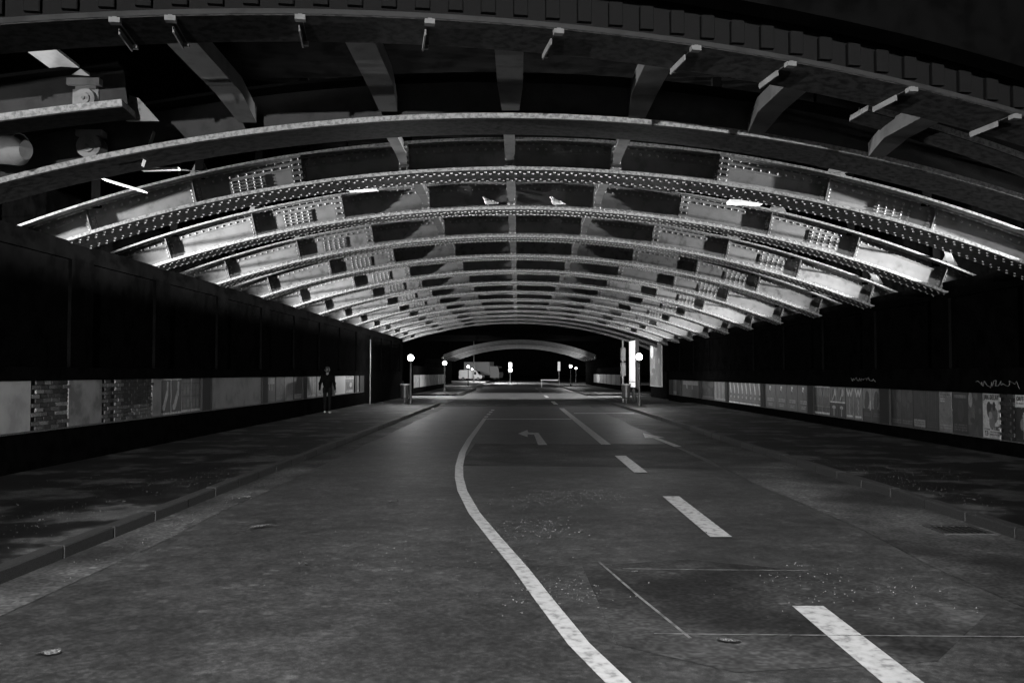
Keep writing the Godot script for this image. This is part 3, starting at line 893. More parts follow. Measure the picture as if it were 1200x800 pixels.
	for zz in [41.6, 45.8]:
		for i in 9:
			struct("crossing_dash", sheet(-4.3 + i * 1.05, -3.7 + i * 1.05, -zz - 0.22, -zz, 0.009), M.old_line)
	struct("edge_line", ribbon([Vector2(-3.9, -41.0), Vector2(-4.3, -44.5), Vector2(-5.2, -48.0)], 0.14, 0.009), M.line)
	struct("turn_arrow", flat([Vector2(0.67, -20.6), Vector2(0.56, -24.75), Vector2(0.29, -24.85), Vector2(0.27, -25.95), Vector2(0.0, -24.4), Vector2(0.245, -23.1), Vector2(0.26, -24.15), Vector2(0.43, -24.0), Vector2(0.46, -20.6)], 0.009), M.line)
	struct("straight_arrow", flat([Vector2(3.66, -20.1), Vector2(3.56, -22.9), Vector2(3.74, -22.9), Vector2(3.42, -24.6), Vector2(3.22, -22.8), Vector2(3.42, -22.8), Vector2(3.49, -20.1)], 0.009), M.line)
	# thin traces of sealed joints and worn-off paint
	struct("joint_trace", ribbon([Vector2(0.86, -5.72), Vector2(1.5, -5.7), Vector2(3.5, -5.66)], 0.018, 0.009), M.old_line)
	struct("joint_trace", ribbon([Vector2(0.88, -7.6), Vector2(1.6, -7.56), Vector2(2.42, -7.54)], 0.02, 0.009), M.old_line)
	struct("joint_trace", ribbon([Vector2(0.7, -7.9), Vector2(0.9, -6.6), Vector2(1.07, -5.62)], 0.022, 0.009), M.old_line)
	# drain
	var g := thing("drain_grate", "square cast iron drain grate set beside the right kerb", "drain", Vector3(4.62, 0.006, -9.5))
	part("frame", boxes([[Vector3(-0.26, -0.05, -0.26), Vector3(-0.21, 0.006, 0.26)], [Vector3(0.21, -0.05, -0.26), Vector3(0.26, 0.006, 0.26)], [Vector3(-0.21, -0.05, -0.26), Vector3(0.21, 0.006, -0.21)], [Vector3(-0.21, -0.05, 0.21), Vector3(0.21, 0.006, 0.26)]]), M.rubber, g)
	part("pit", boxes([[Vector3(-0.21, -0.05, -0.21), Vector3(0.21, -0.001, 0.21)]]), M.soot, g)
	for i in 6:
		part("bar", boxes([[Vector3(-0.19 + i * 0.066, -0.001, -0.21), Vector3(-0.15 + i * 0.066, 0.005, 0.21)]]), M.black_metal, g)
	# scraps lying about
	var named := [[-2.73, -9.6, 0.16, "pale torn leaf lying alone on the left lane", "leaf"], [-1.58, -11.5, 0.14, "pale flattened paper scrap near the bend of the white line", "paper scrap"], [-2.74, -5.3, 0.1, "small pale leaf nearest the lower left corner on the road", "leaf"], [1.28, -5.55, 0.1, "grey leaf just below the thin traverse trace beside the dash", "leaf"], [-3.6, -11.9, 0.11, "pale scrap lying in the gutter of the left kerb", "paper scrap"]]
	for q in named:
		scrap(q[0], q[1], q[2], q[3], q[4], "")
	for i in 26:
		scrap(rng.randf_range(-3.4, 3.4), -rng.randf_range(4.8, 16.0), rng.randf_range(0.015, 0.04), "tiny pale scrap scattered on the dark asphalt", "litter", "tiny pale scraps scattered on the asphalt")
	# grit swept together on the pavements and along the road
	var st := mb()
	var hot := [[-4.6, -13.5, 0.5, 2.2], [-5.6, -12.5, 1.2, 1.2], [-5.0, -9.5, 0.6, 1.6], [5.4, -15.0, 0.3, 2.6], [6.3, -14.0, 1.0, 1.5], [5.5, -12.0, 0.4, 2.2], [0.3, -9.6, 0.5, 0.8], [0.9, -12.2, 0.6, 0.6], [0.2, -11.6, 0.9, 0.7], [0.3, -6.8, 0.5, 0.5], [-1.2, -8.4, 1.5, 1.6], [2.4, -7.0, 0.8, 0.8], [-4.9, -17.5, 0.6, 2.0], [-3.7, -11, 0.2, 4.0]]
	for i in 2200:
		var hx: Array = hot[rng.randi() % hot.size()]
		var x: float = hx[0] + rng.randfn(0, 0.5) * hx[2]; var z: float = hx[1] + rng.randfn(0, 0.5) * hx[3]
		var y := 0.112 if (x < -4.22 or x > 5.12) else 0.006
		if (x > -4.22 and x < -4.0) or (x > 4.93 and x < 5.12): continue
		var s := rng.randf_range(0.002, 0.007)
		var r := rng.randf() * TAU
		var a := Vector3(cos(r), 0, sin(r)) * s; var b := Vector3(-sin(r), 0, cos(r)) * s * 0.7
		var p := Vector3(x, y, z)
		var top := p + Vector3(0, s * 0.8, 0)
		for f in [[p + a, p + b], [p + b, p - a], [p - a, p - b], [p - b, p + a]]:
			face(st, [f[0], f[1], top], p - Vector3(0, 1, 0))
	var grit := part("grit", st, M.concrete, self)
	tag(grit, "pale grit and crumbs strewn over the pavements and road", "grit", "", "stuff")

func scrap(x: float, z: float, s: float, label: String, cat: String, group: String) -> void:
	var st := mb()
	var n := 7
	var y := 0.012 if x > -4.04 and x < 4.95 else 0.12
	var ring := []
	for i in n:
		var r := s * rng.randf_range(0.45, 1.0)
		ring.append(Vector3(cos(TAU * i / n) * r, rng.randf_range(0.0, s * 0.2), sin(TAU * i / n) * r * 0.55))
	for i in n:
		var j := (i + 1) % n
		face(st, [Vector3(0, s * 0.16, 0), ring[i], ring[j]], Vector3(0, -1, 0))
		face(st, [Vector3(0, s * 0.16 - 0.003, 0), ring[i] - Vector3(0, 0.003, 0), ring[j] - Vector3(0, 0.003, 0)], Vector3(0, 1, 0))
	var o := part("leaf" if cat == "leaf" else "scrap", st, M.brick_grey, self, Vector3(x, y, z))
	o.rotation.y = rng.randf() * TAU
	tag(o, label, cat, group)

func build_walls() -> void:
	# left poster wall: black plinth and crown with a recessed field between piers
	var xs := -7.8
	var w := thing("poster_wall", "low sooty brick wall with posters along the left pavement", "wall")
	part("plinth", boxes([[Vector3(-8.2, 0.0, -45.2), Vector3(-7.74, 0.70, 12)]]), M.soot_wall, w)
	part("crown", boxes([[Vector3(-8.2, 1.53, -45.2), Vector3(-7.75, 1.75, 12)]]), M.soot_wall, w)
	part("field", boxes([[Vector3(-8.2, 0.70, -45.2), Vector3(-7.83, 1.53, 12)]]), M.mortar, w)
	for p in [[22.04, 22.6], [27.25, 27.82], [32.4, 33.0], [37.45, 38.05], [42.7, 43.3], [44.05, 45.2]]:
		part("pier", boxes([[Vector3(-7.83, 0.70, -p[1]), Vector3(-7.77, 1.53, -p[0])]]), M.brick_black, w)
	part("rail", boxes([[Vector3(-7.83, 0.70, -45.0), Vector3(-7.765, 0.72, 12)]]), M.brick_grey, w)
	var bs := []
	for v in 3:
		var st := mb()
		soft_box(st, Vector3(-0.02, -0.031, -0.116 + v * 0.003), Vector3(0.02 + v * 0.003, 0.031, 0.116), 0.005)
		bs.append(st.commit())
	var tones := [M.brick_white, M.brick_grey, M.brick_dark, M.brick_black]
	for zone in [[14.34, 15.5, 0], [16.76, 17.14, 1], [17.2, 19.06, 2]]:
		for row in 11:
			var z: float = zone[0] + (0.0 if row % 2 else -0.122)
			var y := 0.72 + 0.037 + row * 0.0735
			while z < zone[1] - 0.02:
				var zc := z + 0.122
				if zc > zone[0] + 0.03 and zc < zone[1] - 0.0:
					var pick := rng.randf()
					var m: Material
					if zone[2] == 0: m = tones[0] if pick < 0.3 else tones[1] if pick < 0.65 else tones[2]
					elif zone[2] == 1: m = tones[1] if pick < 0.3 else tones[2]
					else:
						m = tones[1] if (pick < 0.6 and (row < 4 or zc < 17.65)) else tones[2]
						if zc > 17.6 and row > 3 and zc < 18.95: m = tones[3]
					if zone[2] == 0 and row > 6 and zc > 14.95 and zc < 15.35: m = tones[2] if pick < 0.5 else tones[3]
					part("brick", bs[rng.randi() % 3], m, w, Vector3(-7.825 + rng.randf_range(-0.005, 0.008), y, -zc))
				z += 0.244
	# bank and ledge above it, then the abutment with its kerb board
	var ab := thing("abutment", "black sooty abutment carrying the arch feet on the left side", "abutment")
	part("wall", boxes([[Vector3(-13, 1.752, -60.5), Vector3(-7.8, 3.88, -5.0)]]), M.soot, ab)
	part("foundation", boxes([[Vector3(-13, 0.0, -60.5), Vector3(-8.202, 1.752, -5.0)]]), M.soot_wall, ab)
	part("back_wall", boxes([[Vector3(-13, 3.88, -60.5), Vector3(-12.6, 6.9, -5.0)]]), M.soot, ab)
	part("end_wall", boxes([[Vector3(-8.2, 0.0, -60.5), Vector3(-7.82, 1.752, -45.2)]]), M.soot_wall, ab)
	part("ledge_lip", boxes([[Vector3(-7.95, 3.88, -60.4), Vector3(-7.8, 3.95, -5.0)]]), M.soot, ab)
	part("string_course", boxes([[Vector3(-7.8, 3.62, -60.4), Vector3(-7.73, 3.74, -5.0)]]), M.soot, ab)
	for i in 13:
		var pz := -15.83 if i == 0 else -19.44 - 3.97 * (i - 1)
		if pz > -60: part("pilaster", boxes([[Vector3(-7.8, 1.752, pz - 0.4), Vector3(-7.74, 3.62, pz + 0.4)]]), M.soot, ab)
	xs = 9.2
	w = thing("poster_wall", "low sooty brick wall covered with posters along the right pavement", "wall")
	part("plinth", boxes([[Vector3(9.14, 0.0, -54.5), Vector3(9.6, 0.37, 12)]]), M.soot_wall, w)
	part("crown", boxes([[Vector3(9.15, 1.26, -54.5), Vector3(9.6, 1.75, 12)]]), M.soot_wall, w)
	part("field", boxes([[Vector3(9.23, 0.37, -54.5), Vector3(9.6, 1.26, 12)]]), M.mortar, w)
	part("rail", boxes([[Vector3(9.165, 0.37, -54.4), Vector3(9.23, 0.385, 12)]]), M.brick_grey, w)
	for p in [[22.23, 22.82], [27.94, 28.48], [33.56, 33.98], [39.3, 39.73], [44.95, 45.55], [50.6, 51.9], [53.4, 54.5]]:
		part("pier", boxes([[Vector3(9.17, 0.37, -p[1]), Vector3(9.23, 1.26, -p[0])]]), M.brick_black, w)
	for row in 12:
		var z: float = 16.74 + (0.0 if row % 2 else 0.12)
		for i in 2:
			if z + 0.2 < 17.24: part("brick", bs[i], M.brick_dark if rng.randf() < 0.5 else M.brick_black, w, Vector3(9.225, 0.42 + row * 0.0725, -z - 0.1))
			z += 0.244
	# scribbled tags on the crown above the posters
	for q in [[16.4, 17.9, 1.36, 0.15], [23.0, 24.6, 1.42, 0.12]]:
		var st := mb()
		var pz: float = q[0]; var py: float = q[2]
		var prev := Vector3(9.146, py, -pz)
		while pz < q[1]:
			pz += rng.randf_range(0.02, 0.09)
			var nx := Vector3(9.146, q[2] + rng.randf_range(0.0, q[3]), -pz + rng.randf_range(-0.05, 0.05))
			tube(st, prev, nx, 0.007, 0.007, 4)
			prev = nx
		part("graffiti_tag", st, M.brick_grey, w)
	ab = thing("abutment", "black sooty abutment carrying the arch feet on the right side", "abutment")
	part("wall", boxes([[Vector3(9.2, 1.752, -56.5), Vector3(14, 3.5, -5.0)]]), M.soot, ab)
	part("foundation", boxes([[Vector3(9.602, 0.0, -56.5), Vector3(14, 1.752, -5.0)]]), M.soot_wall, ab)
	part("back_wall", boxes([[Vector3(13.6, 3.5, -60.5), Vector3(14, 6.9, -5.0)]]), M.soot, ab)
	part("ledge_lip", boxes([[Vector3(9.2, 3.5, -56.4), Vector3(9.35, 3.61, -5.0)]]), M.soot, ab)
	part("string_course", boxes([[Vector3(9.13, 3.24, -56.4), Vector3(9.2, 3.36, -5.0)]]), M.soot, ab)
	for i in 11:
		var pz := -15.83 if i == 0 else -19.44 - 3.97 * (i - 1)
		if pz > -56: part("pilaster", boxes([[Vector3(9.14, 1.752, pz - 0.4), Vector3(9.2, 3.24, pz + 0.4)]]), M.soot, ab)
	part("face_wall", boxes([[Vector3(9.25, 0.0, -62.5), Vector3(14, 3.9, -56.5)]]), M.soot_wall, ab)

func build_bridge() -> void:
	var deck := thing("bridge_deck", "black underside of the railway bridge deck spanning the road", "bridge deck")
	part("slab", boxes([[Vector3(-13, 6.9, -62), Vector3(14, 7.4, -8.4)]]), M.soot, deck)
	# face beam over the first arch with a row of corbels
	var fb := thing("face_beam", "curved dark face beam above the first arch at the street face", "bridge beam", Vector3(0, 0, -8.45), 0.16)
	var yc := 5.62 - 29.5
	var st := mb(); arc(st, yc, -0.42, 0.42, 40, 29.5, 30.9, -0.5, -0.2)
	part("beam", st, M.soot, fb, Vector3(-0.82, 0, 0))
	var A := plain_rib("web_black", "first smooth arch at the street face, broad flat underside with pipe clamps", 5.15, 29.5, 0.7, 0.72, -0.82, -12.0, 12.0, Vector3(0.06, 0, -9.23), 0.16, 0.05)
	for i in range(-24, 28):
		var a := (i * 0.335 + 0.1) / 29.5
		var c := Vector3(sin(a) * 29.84 - 0.82, 5.15 - 29.5 + cos(a) * 29.84, 0.02)
		var s2 := mb()
		soft_box(s2, Vector3(-0.075, -0.13, 0.0), Vector3(0.075, 0.12, 0.07), 0.01)
		part("block", s2, M.web_black, A, c)
	# clamps across the underside
	for s in [-5.4, -3.95, -3.45, -2.25, -1.0, 0.3, 1.75, 2.8, 4.2, 5.45]:
		var a: float = (s + 0.82) / 29.5
		var c := Vector3(sin(a) * 29.5 - 0.82, 5.15 - 29.5 + cos(a) * 29.5, 0.0)
		st = mb()
		hexa(st, [c + Vector3(-0.02, -0.012, -0.37), c + Vector3(0.02, -0.012, -0.37), c + Vector3(0.02, -0.012, 0.37), c + Vector3(-0.02, -0.012, 0.37), c + Vector3(-0.02, -0.002, -0.37), c + Vector3(0.02, -0.002, -0.37), c + Vector3(0.02, -0.002, 0.37), c + Vector3(-0.02, -0.002, 0.37)])
		box(st, c + Vector3(-0.035, -0.075, -0.36), c + Vector3(-0.02, -0.012, 0.1))
		box(st, c + Vector3(-0.05, -0.06, 0.3), c + Vector3(0.05, -0.012, 0.38))
		box(st, c + Vector3(-0.03, -0.05, -0.38), c + Vector3(0.03, -0.012, -0.33))
		part("clamp", st, M.steel, A)
	plain_rib("web_grey", "short curved girder with rough pale edge between the first two arches at the left", 5.02, 33.0, 0.5, 0.5, 0.0, -12.2, -4.6, Vector3(0, 0, -10.9), 0.12, 0.08)
	plain_rib("web_grey", "short curved girder with rough pale edge between the first two arches at the right", 5.55, 22.0, 0.5, 0.5, 0.0, 4.6, 12.2, Vector3(0, 0, -11.3), 0.12, 0.08)
	var B := plain_rib("web_grey", "second smooth arch with a rough pale lower edge", 5.15, 25.0, 0.62, 0.84, 0.285, -11.2, 11.6, Vector3(0.04, 0, -12.6), 0.1, 0.07)
	# bent struts between the first and second arch
	for x in [-3.6, -1.75, -0.1, 1.65, 3.35, 5.1]:
		var z0: float = -9.3 - x * 0.16; var z1: float = -12.15 - x * 0.1
		var y0 = 5.33 - (x + 0.8) * (x + 0.8) / 59.0; var y1 = 5.24 - x * x / 50.0
		st = mb()
		var zk := lerpf(z0, z1, 0.74)
		var yk := lerpf(y0, y1 + 0.12, 0.74)
		for q in [[-0.165, 0.165, 0.0, 0.025], [-0.165, -0.145, 0.025, 0.2], [0.145, 0.165, 0.025, 0.2]]:
			hexa(st, [Vector3(x + q[0], y0 + q[2], z0), Vector3(x + q[1], y0 + q[2], z0), Vector3(x + q[1], yk + q[2], zk), Vector3(x + q[0], yk + q[2], zk), Vector3(x + q[0], y0 + q[3], z0), Vector3(x + q[1], y0 + q[3], z0), Vector3(x + q[1], yk + q[3], zk), Vector3(x + q[0], yk + q[3], zk)])
			hexa(st, [Vector3(x + q[0], yk + q[2], zk), Vector3(x + q[1], yk + q[2], zk), Vector3(x + q[1] * 0.72, y1 + q[2], z1), Vector3(x + q[0] * 0.72, y1 + q[2], z1), Vector3(x + q[0], yk + q[3], zk), Vector3(x + q[1], yk + q[3], zk), Vector3(x + q[1] * 0.72, y1 + q[3], z1), Vector3(x + q[0] * 0.72, y1 + q[3], z1)])
		st.set_meta("x", x)
		var s := thing("arch_strut", "bent steel strut joining the two smooth arches, %s" % {-5.45: "", -3.6: "leftmost of the slim ones", -1.75: "just left of the crown", -0.1: "upright one at the crown", 1.65: "just right of the crown", 3.35: "leaning one right of the crown pair", 5.1: "dark one at the far right"}[x], "strut", Vector3.ZERO, 0.0, "struts between the smooth arches")
		part("plate", st, M.steel_dark, s)
		if absf(x) > 2.0 and x < 0: pass
	st = mb()
	hexa(st, [Vector3(-5.47, 5.24, -9.5), Vector3(-5.12, 5.24, -9.5), Vector3(-4.93, 5.05, -10.6), Vector3(-5.27, 5.05, -10.6), Vector3(-5.47, 5.27, -9.5), Vector3(-5.12, 5.27, -9.5), Vector3(-4.93, 5.08, -10.6), Vector3(-5.27, 5.08, -10.6)])
	tag(part("pale_strut", st, M.steel_pale, self), "wide pale flat strut at the far left behind the first arch", "strut")
	# loose flats and gussets of the old bracing at the left haunch
	for q in [[Vector3(-6.1, 4.75, -10.6), Vector3(-5.5, 4.77, -10.6), 0.03, "short pale flat left of the upper hinge drum"], [Vector3(-6.2, 5.25, -10.9), Vector3(-5.8, 5.35, -10.9), 0.04, "torn pale flat above the horizontal bar"], [Vector3(-5.1, 4.45, -12.0), Vector3(-4.95, 4.9, -12.0), 0.03, "upright flat right of the lower hinge drum"]]:
		st = mb()
		var u := Vector3(0, q[2], 0); var d := Vector3(0, 0, -0.08)
		hexa(st, [q[0], q[1], q[1] + d, q[0] + d, q[0] + u, q[1] + u, q[1] + u + d, q[0] + u + d])
		tag(part("bracing_flat", st, M.steel_pale, self), q[3], "brace")
	st = mb()
	hexa(st, [Vector3(-4.75, 4.7, -10.72), Vector3(-4.35, 4.7, -10.72), Vector3(-4.35, 4.7, -10.74), Vector3(-4.75, 4.7, -10.74), Vector3(-4.72, 5.02, -10.72), Vector3(-4.6, 4.98, -10.72), Vector3(-4.6, 4.98, -10.74), Vector3(-4.72, 5.02, -10.74)])
	var gp := part("gusset_plate", st, M.steel, self)
	tag(gp, "dark perforated gusset plate right of the upper hinge drum", "gusset plate")
	for i in 6:
		st = mb(); tube(st, Vector3(-4.68 + 0.09 * (i % 2), 4.76 + 0.08 * (i / 2), -10.72), Vector3(-4.68 + 0.09 * (i % 2), 4.76 + 0.08 * (i / 2), -10.715), 0.018, 0.018, 8)
		part("hole", st, M.ink, gp)
	for q in [[Vector3(4.45, 5.23, -18.7), Vector3(5.15, 5.2, -18.7), 0.06, 0.3, "bright white flat under the third arch on the right"], [Vector3(-3.55, 5.47, -18.6), Vector3(-2.95, 5.5, -18.6), 0.03, 0.25, "thin bright flat above the fourth arch, left of the crown"], [Vector3(-6.9, 4.86, -14.6), Vector3(-6.35, 4.72, -14.9), 0.02, 0.3, "pale slanting flat above the third arch at the left"], [Vector3(-6.2, 4.98, -14.6), Vector3(-5.6, 5.0, -14.6), 0.04, 0.1, "narrow level flat above the third arch at the left"]]:
		st = mb()
		var u2 := Vector3(0, q[2], 0); var d2 := Vector3(0, 0, -q[3])
		hexa(st, [q[0], q[1], q[1] + d2, q[0] + d2, q[0] + u2, q[1] + u2, q[1] + u2 + d2, q[0] + u2 + d2])
		tag(part("bracing_flat", st, M.white, self), q[4], "brace")
	# hinge drums, box and cross bar at the left haunch
	var hb := thing("hinge_bearing", "upper round hinge drum in a grey box under the left strut", "bearing", Vector3(-5.02, 4.82, -10.25))
	part("box", boxes([[Vector3(-0.15, -0.12, -0.25), Vector3(0.15, 0.12, 0.0)], [Vector3(-0.2, 0.16, -0.3), Vector3(0.18, 0.24, 0.05)], [Vector3(-0.12, 0.12, -0.2), Vector3(0.12, 0.16, 0.0)]]), M.steel_low, hb)
	st = mb(); tube(st, Vector3(0.02, -0.01, 0.0), Vector3(0.02, -0.01, 0.07), 0.13, 0.12, 20); tube(st, Vector3(0.02, -0.01, 0.07), Vector3(0.02, -0.01, 0.09), 0.07, 0.065, 16)
	part("drum", st, M.steel_low, hb)
	st = mb(); tube(st, Vector3(0.02, -0.01, 0.09), Vector3(0.02, -0.01, 0.11), 0.022, 0.02, 8)
	part("pin", st, M.ink, hb)
	hb = thing("hinge_bearing", "lower round hinge drum above the pale edge of the second arch", "bearing", Vector3(-5.66, 4.64, -11.65))
	st = mb(); tube(st, Vector3(0, 0, -0.2), Vector3(0, 0, 0.0), 0.17, 0.16, 22); tube(st, Vector3.ZERO, Vector3(0, 0, 0.02), 0.09, 0.085, 16)
	part("drum", st, M.steel_low, hb)
	st = mb(); tube(st, Vector3(0, 0, 0.02), Vector3(0, 0, 0.05), 0.025, 0.02, 8)
	part("pin", st, M.ink, hb)
	part("block", boxes([[Vector3(-0.18, 0.14, -0.2), Vector3(0.16, 0.22, -0.02)]]), M.steel, hb)
	var cb := part("cross_bar", boxes([[Vector3(-2.2, -0.035, -0.1), Vector3(0.0, 0.035, 0.0)]]), M.steel, self, Vector3(-5.25, 5.02, -10.5))
	tag(cb, "pale horizontal bar running left from the far left strut", "brace")
	var tk := thing("pressure_tank", "dark round tank end lying at the left picture edge under the arches", "tank", Vector3(-6.25, 4.45, -11.1), -0.2)
	st = mb(); tube(st, Vector3(-1.6, 0.2, 0), Vector3(0, 0.0, 0), 0.2, 0.2, 18); tube(st, Vector3(0, 0, 0), Vector3(0.09, -0.01, 0), 0.2, 0.12, 18)
	part("shell", st, M.steel_dark, tk)
	st = mb(); tube(st, Vector3(-0.5, 0.062, 0), Vector3(-0.47, 0.058, 0), 0.215, 0.215, 18)
	part("band", st, M.steel_dark, tk)

	# the riveted arches
	var third := make_rib(5.15, 24.5, 0.62, 0.86, -9.9, 10.9, 2.2, "third arch from the street, first riveted one, broad underside studded with rivets")
	third.position = Vector3(-0.12, 0, -15.83)
	var names := ["fourth arch from the street, riveted, two pigeons perched on it", "fifth arch from the street, riveted, right behind the pigeons' arch", "sixth arch from the street, riveted", "seventh arch from the street, riveted", "eighth arch from the street, riveted", "ninth arch from the street, riveted", "tenth arch from the street, riveted", "eleventh arch from the street, riveted", "twelfth arch from the street, riveted", "thirteenth arch from the street, riveted, third from the far end", "last but one arch from the street, riveted", "last arch from the street, riveted, at the far end of the bridge"]
	var proto := make_rib(5.15, 24.5, 0.66, 0.6, -9.6, 10.7, 3.4, names[0])
	proto.position = Vector3(-0.12, 0, -19.44)
	for i in range(1, 12):
		var c := proto.duplicate() as Node3D
		c.name = numbered("arch_rib")
		add_child(c, true)
		c.position = Vector3(-0.12, 0, -19.44 - 3.97 * i)
		c.set_meta("label", names[i])
		(c.get_node("web") as MeshInstance3D).material_override = [M.steel, M.steel_b, M.steel_c][(i * 5) % 3]
	# floodlights behind the ledge boards, one pair to each bay
	var bay := ["short haunch girder", "second smooth arch", "third arch"]
	for n in names: bay.append(n.get_slice(" from", 0).get_slice(",", 0))
	var zl := [-8.9, -10.8, -14.85]
	var zr := [-11.6, -13.0, -14.85]
	for i in 12:
		zl.append(-15.83 - 2.15 if i == 0 else -19.44 - 3.97 * (i - 1) - 2.5)
		zr.append(zl[-1])
	for i in zl.size():
		var el: float = 740.0 * [1.0, 0.62, 0.6, 0.85, 0.6, 0.75, 0.6, 0.7, 0.55, 0.7, 0.6, 0.6][i - 3] if i > 2 else [200.0, 150.0, 420.0][i]
		var er: float = 740.0 * [1.0, 0.8, 0.5, 0.6, 0.8, 0.6, 0.7, 0.55, 0.7, 0.6, 0.6, 0.6][i - 3] if i > 2 else [20.0, 40.0, 800.0][i]
		floodlight(Vector3(-11.2, 4.0, zl[i]), Vector3(7.5, 0.8, -0.4), el, "black floodlight on the left ledge lighting the %s" % bay[i], "floodlights along the left ledge", 20.0 if i == 2 else 24.5)
		floodlight(Vector3(12.4, 3.65, zr[i]), Vector3(-7.5, 0.95, -0.4), er, "black floodlight on the right ledge lighting the %s" % bay[i], "floodlights along the right ledge", 20.0 if i == 2 else 24.5)
	pigeon(Vector3(-0.62, 5.22, -19.2), 2.9, "left pigeon perched on the fourth arch, facing left")
	pigeon(Vector3(0.83, 5.21, -19.2), 3.3, "right pigeon perched on the fourth arch, tail to the left")

func build_second_bridge() -> void:
	var proto: Node3D
	var nm := ["nearest", "second", "third", "fourth", "farthest"]
	for i in 5:
		var t := plain_rib("steel", "%s lit arch of the farther bridge down the road" % nm[i], 5.15, 24.5, 0.66, 0.6, 0.0, -9.6, 9.6, Vector3(0.2, 0, -112.0 - 4.0 * i), 0.0, 0.06)
		(t.get_node("web") as MeshInstance3D).material_override = M.steel_dark
		t.set_meta("group", "lit arches of the farther bridge")
	var deck := thing("bridge_deck", "dark deck of the farther bridge beyond the crossing", "bridge deck")
	part("slab", boxes([[Vector3(-14, 6.3, -131), Vector3(14, 7.2, -110)]]), M.soot, deck)
	part("left_abutment", boxes([[Vector3(-14, 0, -131), Vector3(-9.7, 3.4, -110)]]), M.soot, deck)
	part("right_abutment", boxes([[Vector3(9.9, 0, -131), Vector3(14, 3.4, -110)]]), M.soot, deck)
	for i in 5:
		floodlight(Vector3(-9.2, 3.5, -109.5 - 4.0 * i), Vector3(5, 1.0, -3.2), 26.0, "floodlight, left foot of the %s arch of the farther bridge" % nm[i], "floodlights of the farther bridge, left", 42.0)
		floodlight(Vector3(9.4, 3.5, -109.5 - 4.0 * i), Vector3(-5, 1.0, -3.2), 42.0, "floodlight, right foot of the %s arch of the farther bridge" % nm[i], "floodlights of the farther bridge, right", 42.0)

